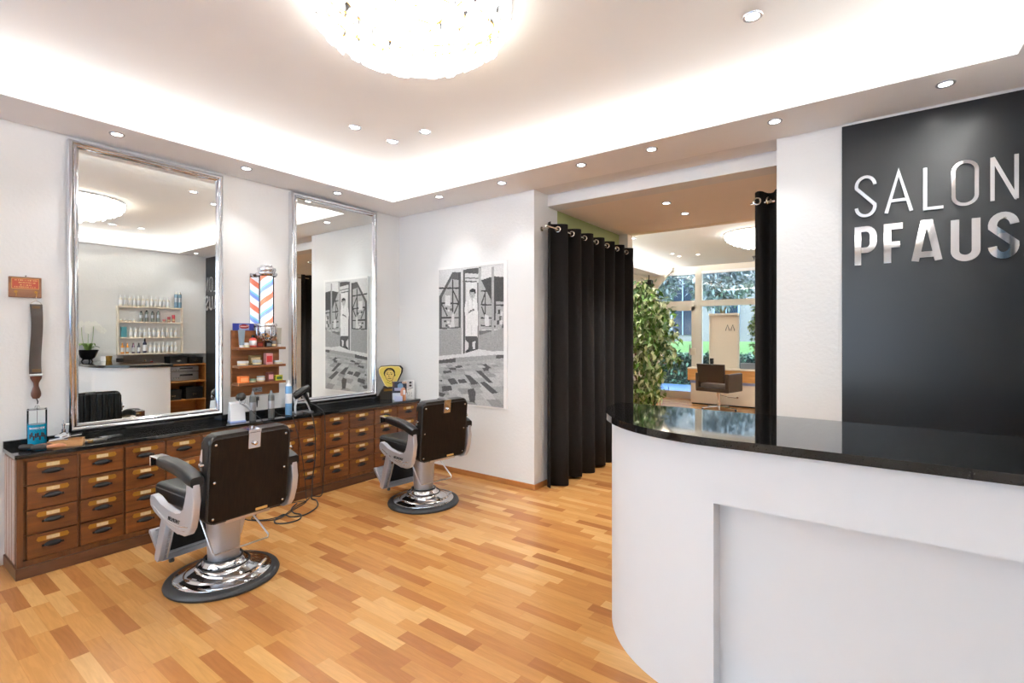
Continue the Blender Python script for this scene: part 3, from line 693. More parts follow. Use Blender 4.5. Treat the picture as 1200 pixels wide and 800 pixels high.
# ================================================================== RECEPTION COUNTER
def ell(a, b, cx, cy, n=28): return [(cx-a*math.sin(R(90)*k/n), cy-b*math.cos(R(90)*k/n)) for k in range(n+1)]
t = empty('reception_counter', (4.3, 2.3, 0), 0, 'white curved reception counter with a recessed front and black stone top', 'counter')
def rel(x, y, z): return (x-4.3, y-2.3, z)
bd = MB(); ol = ell(.655, .655, 3.94, 2.64)+[(3.285, 2.65), (3.94, 2.65)]
ol = [(3.94, 1.985)]+ell(.655, .655, 3.94, 2.64)[1:]+[(3.285, 2.665), (3.94, 2.665)]
bd.prism(ol, lambda a, b, d_: rel(a, b, d_), 0, 1.028)
for f_ in bd.bm.faces:
    if abs(f_.normal.z) < .5 and len(f_.verts) == 4: f_.smooth = True
bd.box(3.94-4.3, WX-.003-4.3, 2.08-2.3, 2.665-2.3, 0, 1.028)
bd.box(3.94-4.3, WX-.003-4.3, 1.985-2.3, 2.08-2.3, .806, 1.028).box(3.94-4.3, WX-.003-4.3, 1.985-2.3, 2.08-2.3, 0, .06)
bd.build('body', M['white'], t, sharp=30)
ol = ell(.69, .69, 3.94, 2.645)+[(3.25, 2.685), (WX-.003, 2.685), (WX-.003, 1.955)]
MB().prism(ol, lambda a, b, d_: rel(a, b, d_), 1.028, 1.06).build('countertop', M['granite'], t, sharp=30)

# ================================================================== BLACK PANEL AND LETTERS
t = tag(MB().box(4.27, WX-.002, WY-.014, WY-.001, 0, 2.795).build('wall_panel', M['panel']), 'tall matt charcoal wall panel behind the reception counter', 'wall panel')
LYf = lambda a, b, d_: (a, d_, b)
y_f = WY-.014
def letter(ch, x0, x1, z0, z1, strokes, w, label, grp, mt, depth=.022):
    b = MB(); W_, H_ = x1-x0, z1-z0
    for k_, (pts, cl) in enumerate(strokes):
        P = [(w/2+p*(W_-w), w/2+q*(H_-w)) for p, q in pts]
        b.stroke(P, w, lambda a, c, d_: (a, d_, c), -depth+.0008*k_, -.006-.0005*k_, cl)
        px_, pz_ = P[len(P)//2]; b.box(px_-.003, px_+.003, -.0065, 0, pz_-.003, pz_+.003)
    o = b.build('wall_letter', mt, loc=(x0, y_f, z0)); return tag(o, label, 'letter', grp)
def end(pts, w_, W_, H_): return pts
def Sst(W_, H_, w, r):
    # S as rounded path in unit box
    rx = .5; ry = r
    p = arc(.5, 1-ry, .5, ry, -10 if 0 else 10, 180, 12)
    p = arc(.5, 1-ry, .5, ry, 5, 190, 12)
    q = arc(.5, ry, .5, ry, 10, -175, 12)
    return [(p+q, False)]
def Ust(r): return [([(0, 1)]+arc(.5, r, .5, r, 180, 360, 14)+[(1, 1)], False)]
def Ost(rx, ry): return [(arc(.5, 1-ry, .5, ry, 0, 180, 12)+arc(.5, ry, .5, ry, 180, 360, 12), True)]
g1 = 'thin letters of the word SALON'; g2 = 'bold letters of the word PFAUS'; wt = .018; wb = .037
zA, zB = 2.19, 2.452
letter('S', 4.338, 4.451, zA, zB, Sst(.113, .26, wt, .235), wt, 'thin chrome letter S starting the upper word', g1, M['chromeb'])
letter('A', 4.489, 4.628, zA, zB, [([(0, 0), (.5, 1), (1, 0)], False), ([(.16, .30), (.84, .30)], False)], wt, 'thin chrome letter A of the upper word', g1, M['chromeb'])
letter('L', 4.674, 4.774, zA, zB, [([(0, 1), (0, 0), (1, 0)], False)], wt, 'thin chrome letter L of the upper word', g1, M['chromeb'])
letter('O', 4.80, 4.917, zA, zB, Ost(.5, .2), wt, 'thin chrome letter O of the upper word', g1, M['chrome'])
letter('N', 4.964, 5.078, zA, zB, [([(0, 0), (0, 1)], False), ([(0, 1), (1, 0)], False), ([(1, 0), (1, 1)], False)], wt, 'thin chrome letter N ending the upper word', g1, M['chrome'])
zA, zB = 1.873, 2.133
letter('P', 4.338, 4.451, zA, zB, [([(0, 0), (0, 1)]+arc(.55, .79, .45, .21, 90, 0, 6)+arc(.55, .62, .45, .21, 0, -90, 6)+[(.2, .41)], False)], wb*.92, 'bold mirror-chrome letter P starting the lower word', g2, M['chrome'])
letter('F', 4.486, 4.597, zA, zB, [([(0, 0), (0, 1), (1, 1)], False), ([(.2, .5), (.82, .5)], False)], wb, 'bold mirror-chrome letter F of the lower word', g2, M['chrome'])
letter('A', 4.619, 4.761, zA, zB, [([(0, 0), (.38, 1), (.62, 1), (1, 0)], False), ([(.16, .17), (.84, .17)], False)], wb*.95, 'bold mirror-chrome letter A of the lower word', g2, M['chrome'])
letter('U', 4.797, 4.924, zA, zB, Ust(.19), wb, 'bold mirror-chrome letter U of the lower word', g2, M['chrome'])
letter('S', 4.954, 5.080, zA, zB, Sst(.126, .26, wb, .25), wb, 'bold mirror-chrome letter S ending the lower word', g2, M['chrome'])

# ================================================================== PRINTED SURFACES (flat artwork as face colours)
import numpy as np
class Art:
    def __init__(s, w, h, bg=(200, 200, 200)): s.w = w; s.h = h; s.a = np.zeros((h, w, 3)); s.a[:] = bg; s.yy, s.xx = np.mgrid[0:h, 0:w]; s.u = (s.xx+.5)/w; s.v = (s.yy+.5)/h
    def poly(s, pts, c):
        ins = np.zeros((s.h, s.w), bool); n = len(pts)
        for i in range(n):
            x1, y1 = pts[i]; x2, y2 = pts[(i+1) % n]
            if y1 == y2: continue
            cond = ((s.v >= min(y1, y2)) & (s.v < max(y1, y2))) & (s.u < (x2-x1)*(s.v-y1)/(y2-y1)+x1)
            ins ^= cond
        s.a[ins] = c; return s
    def rect(s, x0, y0, x1, y1, c): return s.poly([(x0, y0), (x1, y0), (x1, y1), (x0, y1)], c)
    def line(s, x1, y1, x2, y2, w, c, asp=1.0):
        dx, dy = (x2-x1)*asp, y2-y1; L2 = dx*dx+dy*dy+1e-9
        t = np.clip((((s.u-x1)*asp)*dx+(s.v-y1)*dy)/L2, 0, 1)
        d = np.hypot((s.u-x1)*asp-t*dx, s.v-y1-t*dy); s.a[d < w/2] = c; return s
    def ell(s, cx, cy, rx, ry, c): s.a[((s.u-cx)/rx)**2+((s.v-cy)/ry)**2 < 1] = c; return s
    def mesh(s, name, fn, m, parent, keep=None):
        """fn(u,v)->xyz ; one small face per sample, coloured by a face-corner colour layer"""
        H, W_ = s.h, s.w; vs = [fn(i/W_, j/H) for j in range(H+1) for i in range(W_+1)]; fs = []; cols = []
        for j in range(H):
            for i in range(W_):
                if keep is not None and not keep((i+.5)/W_, (j+.5)/H): continue
                fs.append((j*(W_+1)+i, (j+1)*(W_+1)+i, (j+1)*(W_+1)+i+1, j*(W_+1)+i+1)); cols.append(s.a[j, i])
        me = bpy.data.meshes.new(name); me.from_pydata(vs, [], fs); me.materials.append(m)
        c = (np.repeat(np.array(cols), 4, axis=0)/255.0); c = np.where(c > .04045, ((c+.055)/1.055)**2.4, c/12.92)
        ca = me.color_attributes.new('print', 'FLOAT_COLOR', 'CORNER'); ca.data.foreach_set('color', np.hstack([c, np.ones((len(c), 1))]).ravel())
        o = bpy.data.objects.new(name, me); COL.objects.link(o); o.parent = parent; return o
M['print'] = vcol('printed_paper', .55, .3); M['printg'] = vcol('printed_gloss', .25, .4)
def text_mesh(body, size, ext, Mx, m, parent, name='lettering', bend=0, align='CENTER', shear=0):
    fc = bpy.data.curves.new(name, 'FONT'); fc.body = body; fc.size = size; fc.extrude = ext; fc.align_x = align; fc.shear = shear
    to = bpy.data.objects.new('tmp', fc); COL.objects.link(to); bpy.context.view_layer.update()
    me = bpy.data.meshes.new_from_object(to); bpy.data.objects.remove(to); me.materials.clear(); me.materials.append(m)
    for v in me.vertices:
        p = v.co.copy()
        if bend: a = p.x/bend; p = Vector(((bend+p.z)*math.sin(a), p.y, (bend+p.z)*math.cos(a)-bend))
        v.co = Mx @ p
    o = bpy.data.objects.new(name, me); COL.objects.link(o); o.parent = parent; return o
FX_ = Matrix(((0, 0, 1, 0), (1, 0, 0, 0), (0, 1, 0, 0), (0, 0, 0, 1)))   # text facing +X, reading along +Y
def faceX(x, y, z): return Matrix.Translation((x, y, z)) @ FX_

# ---- the big black and white photograph of a barber in his shop door
A_ = Art(140, 226, (205, 203, 200)); PX0, PX1, PZ0, PZ1 = .652, 1.528, .738, 2.148
def q7(x, y):   # point of the upper artwork half -> artwork coordinates
    px, py = 505+x/8, 300+y/8; u = (px-600)/580; k = 3.84/(.8077+u*.5896); X = 4.434+(-.5896+u*.8077)*k; Z = 1.45+(392.3-py)/580*k
    return ((X-PX0)/(PX1-PX0), (PZ1-Z)/(PZ1-PZ0))
def q8(x, y): return q7((x/8.42)*8, (90+y/8.42)*8)
def P7(l, c): A_.poly([q7(*p) for p in l], (c, c, c))
def P8(l, c): A_.poly([q8(*p) for p in l], (c, c, c))
def L7(a, b, c, w=.008): p = q7(*a); q = q7(*b); A_.line(p[0], p[1], q[0], q[1], w, (c, c, c), (PX1-PX0)/(PZ1-PZ0))
P7([(60, 60), (700, 40), (700, 900), (60, 900)], 214)
P7([(76, 380), (200, 150), (280, 150), (280, 675), (76, 685)], 92)
P7([(95, 400), (190, 215), (262, 225), (262, 660), (95, 668)], 176)
for a, b in [((76, 300), (262, 300)), ((95, 440), (262, 445)), ((95, 577), (262, 577)), ((203, 225), (203, 520)), ((210, 330), (255, 430)), ((255, 450), (215, 540)), ((100, 450), (150, 560)), ((95, 390), (95, 670)), ((262, 160), (262, 670))]: L7(a, b, 62, .011)
P7([(130, 368), (180, 368), (180, 466), (130, 466)], 222)
for k, (x, y) in enumerate([(130, 480), (155, 500), (175, 490), (120, 600), (150, 610), (180, 595), (135, 640), (165, 645), (150, 655)]): P7([(x, y), (x+22, y), (x+22, y+20), (x, y+20)], (70, 225, 110)[k % 3])
P7([(195, 540), (215, 540), (220, 668), (180, 670)], 212)
P7([(76, 690), (283, 672), (283, 1010), (76, 1010)], 158)
P7([(282, 120), (300, 118), (300, 1010), (282, 1010)], 206); P7([(300, 130), (318, 130), (318, 1010), (300, 1010)], 84)
P7([(298, 128), (468, 102), (440, 166), (318, 160)], 88); P7([(318, 160), (460, 168), (460, 240), (318, 240)], 208)
L7((318, 205), (440, 207), 110, .009); L7((300, 236), (425, 240), 96, .010)
P7([(320, 246), (430, 246), (430, 900), (320, 900)], 226); L7((322, 250), (322, 800), 150, .006)
P7([(430, 246), (445, 246), (445, 900), (430, 900)], 120); P7([(445, 110), (470, 110), (470, 900), (445, 900)], 176)
P7([(468, 220), (470, 110), (690, 80), (690, 195), (585, 190)], 222)
P7([(470, 225), (690, 225), (690, 680), (470, 690)], 172)
P7([(470, 225), (580, 188), (682, 196), (682, 425), (610, 425), (604, 600), (592, 600), (560, 410)], 70)
for a, b in [((470, 325), (520, 328)), ((470, 455), (680, 460)), ((470, 580), (600, 582)), ((508, 330), (508, 560)), ((475, 440), (508, 340)), ((475, 480), (505, 560)), ((470, 650), (600, 660))]: L7(a, b, 66, .011)
P7([(500, 545), (540, 560), (545, 660), (505, 655)], 218); P7([(560, 600), (570, 590), (580, 650), (560, 655)], 80)
for k, (x, y) in enumerate([(630, 500), (655, 520), (640, 560), (620, 600), (650, 600), (665, 640)]): P7([(x, y), (x+20, y), (x+14, y+42), (x-5, y+40)], (60, 214, 96)[k % 3])
P7([(450, 700), (575, 690), (575, 745), (450, 745)], 110); P7([(450, 742), (690, 668), (690, 1010), (450, 1010)], 158)
P7([(568, 100), (592, 98), (592, 742), (568, 742)], 168)
P7([(320, 760), (438, 760), (438, 1000), (320, 1000)], 80)
# the man: long white coat, dark hair
P7([(352, 412), (380, 398), (405, 398), (432, 425), (440, 560), (434, 762), (322, 762), (322, 580), (312, 500), (322, 430)], 236)
p = q7(387, 360); A_.ell(p[0], p[1], .042, .030, (186, 186, 186)); p = q7(389, 322); A_.ell(p[0], p[1], .045, .013, (52, 52, 52)); A_.ell(p[0]+.038, p[1]+.014, .012, .014, (60, 60, 60)); A_.ell(p[0]-.042, p[1]+.010, .008, .010, (70, 70, 70))
L7((384, 400), (388, 420), 190, .012); L7((352, 530), (395, 500), 110, .010); L7((368, 510), (402, 505), 90, .010); L7((345, 420), (350, 540), 196, .004); L7((385, 420), (380, 740), 205, .003); L7((345, 630), (375, 632), 190, .003)
L7((372, 352), (378, 352), 80, .004); L7((392, 352), (398, 352), 80, .004); L7((378, 377), (392, 377), 110, .004)
P8([(0, 225), (800, 180), (800, 800), (0, 800)], 172)
P8([(340, 30), (455, 30), (450, 190), (345, 195)], 78); P8([(340, 70), (372, 100), (366, 165), (332, 180)], 214); P8([(408, 90), (438, 80), (432, 165), (410, 170)], 214); P8([(352, 165), (380, 160), (380, 200), (350, 200)], 50); P8([(408, 160), (430, 158), (465, 185), (420, 192)], 50)
P8([(70, 228), (320, 205), (470, 160), (600, 180), (730, 178), (730, 225), (250, 255), (70, 276)], 216)
P8([(220, 246), (640, 214), (640, 256), (240, 292)], 158); P8([(70, 270), (240, 248), (240, 290), (70, 302)], 80); P8([(640, 218), (730, 212), (730, 248), (640, 252)], 82)
# cobbles: slanting joints with random stones
rs = random.Random(5); rows_ = [300, 322, 346, 374, 406, 444, 488, 538, 596, 662, 740]
for j in range(len(rows_)-1):
    y0_, y1_ = rows_[j], rows_[j+1]; w_ = 60+j*7; x_ = 60-rs.random()*60
    while x_ < 760:
        c = rs.choice([150, 164, 176, 186, 192]); sl = (y1_-y0_)*.75
        dy = (x_-400)*-.05
        P8([(x_+3, y0_+dy+3), (x_+w_-3, y0_+dy-1), (x_+w_-3+sl, y1_+dy-4), (x_+3+sl, y1_+dy)], c); x_ += w_
for l in [[(105, 525), (195, 520), (210, 565), (110, 578)], [(160, 455), (230, 445), (265, 500), (195, 512)], [(260, 460), (330, 455), (358, 492), (280, 497)], [(330, 410), (380, 415), (472, 500), (400, 512)], [(440, 375), (490, 370), (612, 492), (570, 492)], [(480, 490), (530, 480), (662, 590), (600, 600)], [(360, 560), (420, 545), (440, 590), (430, 690), (380, 680)], [(115, 375), (190, 370), (205, 390), (125, 402)], [(170, 345), (240, 340), (250, 365), (190, 367)], [(235, 325), (300, 320), (315, 340), (245, 347)], [(500, 310), (540, 305), (600, 350), (560, 352)], [(70, 470), (110, 460), (110, 482)], [(70, 580), (140, 600), (120, 632), (70, 620)], [(505, 345), (560, 340), (570, 372), (520, 375)]]: P8(l, 84)
A_.a = np.clip(A_.a*.95+6+np.random.RandomState(2).normal(0, 7, (A_.h, A_.w, 1)), 20, 248)
t = empty('poster', (1.09, WY, .7), 0, 'large unframed black and white photograph of a white-coated barber in his doorway', 'poster')
MB().box(-.452, .478, -.016, -.001, .022, 1.475, .003).build('mounting_board', mat('poster_board', (242, 241, 239), .6), t)
A_.mesh('photograph', lambda u, v: (PX0+(PX1-PX0)*u-1.09, -.0175, PZ1-(PZ1-PZ0)*v-.7), M['print'], t)

# ================================================================== ON AND ABOVE THE WORKTOP
def obj1(name, mb, m, label, cat, loc, group=None, rz=0):
    o = mb.build(name, m, loc=loc); o.rotation_euler = (0, 0, rz); return tag(o, label, cat, group)
# plaque with two hooks
t = empty('wooden_plaque', (0, .728, 1.757), 0, 'small wooden plaque with worn red and gold lettering and brass hooks', 'plaque')
MB().box(.001, .016, -.077, .077, -.066, .066, .003).build('board', M['plaquew'], t)
a = Art(60, 26, (172, 74, 56)); rs = random.Random(3)
for y_, x0_, x1_ in ((.18, .12, .92), (.42, .25, .85), (.63, .3, .7), (.83, .1, .9)):
    x_ = x0_
    while x_ < x1_: a.rect(x_, y_-.07, x_+.03, y_+.06, (214, 176, 120)); x_ += rs.choice([.04, .05, .07])
a.rect(0, 0, 1, .05, (226, 178, 100)); a.rect(0, .95, 1, 1, (226, 178, 100)); a.rect(0, 0, .02, 1, (226, 178, 100)); a.rect(.98, 0, 1, 1, (226, 178, 100))
a.mesh('red_label', lambda u, v: (.0168, -.064+.128*u, .056-.066*v), M['print'], t)
for y_ in (-.045, .05): MB().lathe([(.008, 0), (.008, .003), (.003, .005), (0, .005)], (.016, y_, -.03), 12, Matrix.Rotation(PI/2, 3, 'Y')).tube([(.018, y_, -.03), (.03, y_, -.035), (.034, y_, -.05), (.026, y_, -.058), (.02, y_, -.052)], .002, 6, smoothpts=3).build('brass_hook', M['brass'], t)
MB().cyl((.001, .003, .072), (.014, .003, .074), .003).build('nail', M['iron'], t)
t = empty('razor_strop', (.024, .777, 1.69), 0, 'long brown leather razor strop with a turned wooden grip hanging under the plaque', 'razor strop')
MB().tube([(.0, 0, .012), (.004, -.002, -.004), (.002, .0, -.02)], .002, 6).tube([(0, -.026, -.05), (0, -.022, -.032), (0, 0, -.018), (0, .022, -.032), (0, .026, -.05)], .0022, 6, smoothpts=3).build('hanging_ring', M['steel'], t)
vs = []; n = 24
for i in range(n+1):
    z = -.04-.455*i/n; w_ = .030-.002*math.sin(PI*i/n); dx = .004*math.sin(i/n*PI*2); dy = .004*math.sin(i/n*PI*1.7)
    for sx_, sy_ in ((0, -1), (0, 1), (.004, 1), (.004, -1)): vs.append((dx+sx_-.002, dy+sy_*w_, z))
fs = [(i*4+k, i*4+(k+1) % 4, (i+1)*4+(k+1) % 4, (i+1)*4+k) for i in range(n) for k in range(4)]+[(0, 1, 2, 3), (n*4+3, n*4+2, n*4+1, n*4)]
b = MB(); b._new(vs, fs, True); b.build('strap', M['leather'], t, sharp=50)
MB().box(-.003, .0055, -.02, .02, -.068, -.052, .001).build('gold_stamped_end', bpy.data.materials.get('gold_stamping') or mat('gold_stamping', (122, 92, 48), .5, var=.6, vscale=120), t); MB().box(-.003, .007, -.02, .022, -.482, -.462, .001).build('gold_stamped_end', bpy.data.materials.get('gold_stamping') or mat('gold_stamping', (122, 92, 48), .5, var=.6, vscale=120), t)
MB().box(-.006, .009, -.034, .030, -.508, -.494, .002).build('metal_clamp', M['chrome'], t)
MB().lathe([(0, 0), (.016, .004), (.024, .02), (.025, .04), (.018, .068), (.013, .085), (.014, .105), (.028, .135), (.029, .15), (0, .15)], (0, 0, -.658), 24, sx=.5).build('grip', M['dwood'], t)
MB().tube([(0, .002, -.655), (.002, .008, -.675), (0, .006, -.69)], .003, 6).build('loop', M['mblack'], t)
# disinfectant jar
t = empty('disinfectant_jar', (.135, .762, ZT), 0, 'tall glass jar of bright blue disinfectant holding combs', 'jar')
MB().lathe([(.0, .002), (.042, .002), (.044, .01), (.0445, .145), (0, .145)], n=32).build('blue_liquid', M['bluejar'], t)
MB().lathe([(.043, 0), (.0475, .004), (.0475, .238), (.044, .238)], n=36).build('glass', M['clear'], t)
MB().ring((0, 0, .238), .046, .0022, n=36).lathe([(0, .239), (.046, .239), (.046, .243), (.012, .248), (.008, .262), (0, .264)], n=30).build('lid', M['clear'], t)
MB().ring((0, 0, .237), .0468, .002, n=36).build('lid_rim', M['chromeb'], t)
b = MB()
for k, (x_, y_, h_) in enumerate([(.0, .0, .11), (.012, .014, .10), (-.012, -.01, .115), (.018, -.012, .10)]): b.box(x_-.002, x_+.002, y_-.006, y_+.006, .01, h_, .001)
b.cyl((0, 0, .15), (0, 0, .262), .0012, n=6); b.build('combs', M['mblack'], t)
text_mesh('BARBICIDE', .016, .0004, Matrix.Rotation(-.17, 4, 'Z') @ faceX(.0483, 0, .118), M['wplastic'], t, 'lettering', bend=.0478)
b = MB()
for k in range(9):
    a_ = -.9+k*.2; b.box(.0476, .0484, -.004, .004, .06+.012*math.sin(k*2.2), .088+.012*math.sin(k*2.2), 0, M=Matrix.Rotation(a_, 4, 'Z'))
b.build('printed_marks', M['mblack'], t)
# perfume bottle with pump
t = empty('glass_spray_bottle', (.11, .895, ZT), 0, 'small clear glass bottle with a chrome pump beside the blue jar', 'bottle')
MB().lathe([(0, 0), (.03, .0), (.034, .006), (.034, .04), (.022, .06), (.010, .07), (.010, .078)], n=24).build('glass', M['clear'], t)
MB().lathe([(.011, .07), (.012, .09), (.007, .094), (.007, .112), (.010, .114), (.010, .124), (.003, .126), (.002, .15), (0, .15)], n=18).cyl((0, 0, .118), (.0, .03, .118), .002, n=8).build('pump', M['chrome'], t)
# wooden tray with clips and combs
t = empty('wooden_tray', (.225, .885, ZT), R(-20), 'small open wooden tray heaped with white and metal barber tools', 'tray')
MB().box(-.055, .055, -.085, .085, 0, .006).box(-.055, -.049, -.085, .085, .006, .036).box(.049, .055, -.085, .085, .006, .036).box(-.049, .049, -.085, -.079, .006, .036).box(-.049, .049, .079, .085, .006, .036).build('box', wood('light_tray_wood', (170, 122, 76), (200, 152, 100), .5, 'Y', 6), t)
rs = random.Random(9)
for k in range(9):
    t2 = empty('hair_clip', (.225+rs.uniform(-.03, .03), .885+rs.uniform(-.055, .055), ZT+.04+.003*k), rs.uniform(0, PI), 'small metal or white hair clip heaped in the wooden tray', 'hair clip', 'hair clips in the wooden tray')
    MB().box(-.035, .03, -.006, .006, -.002, .001, .001).build('lower_arm', M['chrome'] if k % 2 else M['wplastic'], t2)
    MB().prism([(-.035, .001), (.03, .004), (.034, .012), (-.03, .005)], XZ, -.005, .005).build('upper_arm', M['wplastic'] if k % 3 else M['mblack'], t2)
# hair brushes
for (x_, y_, rz, hm, lb) in [(.20, .705, R(60), M['dwood'], 'round black bristle brush lying at the left end of the worktop'), (.285, .745, R(65), mat('orange_beech', (206, 140, 104), .35), 'flat black brush with a pale wooden handle lying before the tray')]:
    t = empty('hair_brush', (x_, y_, ZT+.018), rz, lb, 'hair brush', 'hair brushes on the worktop')
    MB().tube([(.03, 0, .0), (.06, 0, .004), (.10, 0, .004), (.125, 0, 0)], [.007, .010, .012, .006], 12, smoothpts=4).build('handle', hm, t)
    MB().lathe([(0, 0), (.012, .004), (.018, .015), (.018, .06), (.01, .075), (0, .078)], (-.04, 0, 0), 18, Matrix.Rotation(PI/2, 3, 'Y'), sy=1.1, sx=.9).build('bristle_head', M['mblack'], t)
# scissors
for (x_, y_, rz, k_, lb) in [(.13, .985, R(75), 0, 'black-handled scissors nearest the tray'), (.17, 1.06, R(110), 1, 'open scissors with brass-coloured finger rings, middle of the tools'), (.20, 1.02, R(70), 1, 'closed scissors with a round wooden grip nearest the worktop edge'), (.115, 1.13, R(95), 0, 'dark scissors farthest from the tray')]:
    t = empty('scissors', (x_, y_, ZT+.002), rz, lb, 'scissors', 'scissors laid out on the worktop')
    for s_ in (-1, 1):
        MB().prism([(-.005, -.004), (.08, 0), (-.005, .004)], lambda p, q, d_: (p*math.cos(.12*s_)-q*math.sin(.12*s_), p*math.sin(.12*s_)+q*math.cos(.12*s_), d_), .003 if s_ > 0 else .0005, .005 if s_ > 0 else .0025).tube([(0, 0, .003), (-.03, -s_*.008, .003), (-.045, -s_*.012, .003)], .0025, 6).build('blade', M['chromeb'], t)
        MB().ring((-.058, -s_*.017, .003), .012, .0032, n=18, m=6).build('finger_ring', M['mblack'] if k_ == 0 else M['brass'], t)
    MB().lathe([(0, 0), (.004, 0), (.004, .006), (0, .007)], n=10).build('pivot_screw', M['chrome'], t)
# trimmer and dryer on stands
t = empty('trimmer_stand', (.21, 1.95, ZT), R(-12), 'white tapered charging stand between the first mirror and grey cans', 'stand')
MB().prism([(-.048, 0), (.048, 0), (.044, .03), (.028, .15), (-.03, .16), (-.044, .03)], XZ, -.055, .055, .008, 2).build('pedestal', M['wplastic'], t)
MB().box(-.05, .05, -.058, .058, -.0005, .012, .002).build('blue_foot', mat('pale_blue_plastic', (150, 170, 220), .3), t)
t = empty('hair_trimmer', (.27, 1.955, ZT+.175), 0, 'chrome-handled trimmer with a round glossy black head, resting on the white stand', 'hair trimmer')
MB().lathe([(0, 0), (.030, .004), (.034, .02), (.034, .05), (.026, .062), (0, .064)], (-.03, 0, .02), 28, Matrix.Rotation(PI/2-.35, 3, 'Y')).build('head', M['black'], t)
MB().ring((.028, 0, -.002+.002), .024, .003, (math.cos(.35), 0, -.0+math.sin(.35)), 24).build('nozzle_ring', M['chrome'], t)
MB().tube([(-.005, .0, -.012), (.015, .035, -.045), (.03, .065, -.08)], [.016, .012, .007], 12, smoothpts=4).build('handle', M['chromeb'], t)
MB().tube([(.03, .065, -.08), (.05, .10, -.125), (.075, .135, -.172), (.083, .15, -.20), (.085, .155, -.23)], .0035, 6, smoothpts=4).build('cord', M['mblack'], t)
t = empty('dryer_stand', (.20, 2.53, ZT), R(0), 'curved chrome and silver stand holding the black dryer', 'stand')
MB().prism([(-.05, 0), (.06, 0), (.06, .010), (-.05, .012)], XZ, -.09, .085, .004).tube([(.02, -.075, .010), (.01, -.07, .07), (.0, -.045, .13), (-.005, -.02, .165)], .010, 8, smoothpts=4).tube([(.02, .07, .010), (.01, .045, .08), (-.005, .0, .16)], .007, 8, smoothpts=4).build('frame', M['chromeb'], t)
t = empty('hair_dryer', (.205, 2.50, ZT+.175), 0, 'black hair dryer tilted upwards on its silver stand before the second mirror', 'hair dryer')
Md = Matrix.Rotation(-R(60), 3, 'X')
MB().lathe([(0, -.075), (.030, -.073), (.036, -.05), (.034, .02), (.025, .06), (.022, .085), (.018, .085), (0, .07)], (0, .02, .015), 28, Md).build('body', M['black'], t)
MB().tube([(0, .055, .01), (.01, .075, -.05), (.012, .10, -.095)], [.018, .016, .012], 12, smoothpts=4).build('handle', M['black'], t)
MB().ring((0, .02+.085*math.sin(R(60)), .015+.085*math.cos(R(60))), .021, .003, (0, math.sin(R(60)), math.cos(R(60))), 20).build('nozzle_ring', M['iron'], t)
# spray cans
def can(x, y, r, h, colm, label, grp, nozz=True, z=ZT, capm=None):
    t = empty('spray_can', (x, y, z), 0, label, 'spray can', grp)
    MB().lathe([(0, 0), (r*.95, 0), (r, .004), (r, h*.80), (r*.9, h*.84), (0, h*.84)], n=26).build('body', colm, t)
    MB().lathe([(r*.86, h*.83), (r*.7, h*.88), (r*.38, h*.92), (r*.36, h*.985), (r*.2, h), (0, h)], n=20).build('cap', capm or M['gray'], t)
    b = MB().lathe([(r*1.003, h*.35), (r*1.008, h*.36), (r*1.008, h*.62), (r*1.003, h*.63)], n=26); b.build('label_band', M['chromeb'] if colm is not M['bluecan'] else M['wplastic'], t)
    return t
M['graycan'] = mat('dark_grey_can', (98, 100, 98), .35, .4); M['bluecan'] = mat('light_blue_can', (120, 170, 214), .3, .3)
can(.262, 2.055, .025, .24, M['graycan'], 'dark grey spray can, left of the grey pair', 'dark grey spray cans')
can(.262, 2.212, .025, .235, M['graycan'], 'dark grey spray can, right of the grey pair under the shelf', 'dark grey spray cans')
can(.262, 2.368, .028, .31, M['bluecan'], 'tall light blue spray can with a white cap beside the second mirror', None, capm=M['wplastic'])
# face sign and its stand
t = empty('counter_sign', (.13, 3.615, ZT), R(-28), 'yellow rounded triangle counter sign with an ink drawn barber face on a dark stand', 'sign')
tri = [(-.125, .335), (-.10, .362), (0, .368), (.10, .362), (.125, .335), (.12, .29), (.055, .155), (.03, .135), (-.03, .135), (-.055, .155), (-.12, .29)]
MB().prism([(p*1.08+.012, (q-.25)*1.06+.252) for p, q in tri], YZ, -.022, -.004, .003).build('backing', M['black'], t)
MB().prism(tri, YZ, -.003, .006, .002).build('board', mat('sign_cream_edge', (232, 214, 150), .4), t)
a = Art(70, 70, (214, 192, 92)); k_ = (38, 34, 30); sk = (214, 184, 104)
a.ell(.47, .33, .25, .25, k_); a.ell(.47, .42, .20, .27, sk); a.ell(.60, .60, .16, .17, sk)
a.line(.33, .33, .42, .31, .02, k_); a.line(.50, .31, .60, .34, .02, k_); a.ell(.38, .38, .035, .018, k_); a.ell(.56, .39, .035, .018, k_); a.line(.46, .38, .43, .50, .016, k_); a.line(.43, .50, .49, .51, .016, k_)
a.line(.38, .58, .55, .59, .022, k_); a.line(.27, .42, .34, .62, .018, k_); a.line(.34, .62, .47, .72, .018, k_); a.line(.47, .72, .60, .66, .018, k_); a.line(.60, .66, .67, .46, .018, k_); a.line(.36, .74, .52, .84, .018, k_); a.line(.60, .70, .56, .86, .02, k_); a.ell(.70, .44, .03, .05, k_)
for q in range(12): a.line(.30+.03*q, .22-.06*math.sin(q/11*PI), .33+.03*q, .27-.05*math.sin(q/11*PI), .012, k_)
def inside(pu, pv):
    y_ = -.125+.25*pu; z_ = .368-.233*pv; ins = False; n_ = len(tri)
    for i in range(n_):
        (x1, y1), (x2, y2) = tri[i], tri[(i+1) % n_]; x1 *= .93; x2 *= .93; y1 = .26+(y1-.26)*.93; y2 = .26+(y2-.26)*.93
        if (y1 > z_) != (y2 > z_) and y_ < (x2-x1)*(z_-y1)/(y2-y1)+x1: ins = not ins
    return ins
a.mesh('ink_drawing', lambda u, v: (.0068, -.125+.25*u, .368-.233*v), M['printg'], t, inside)
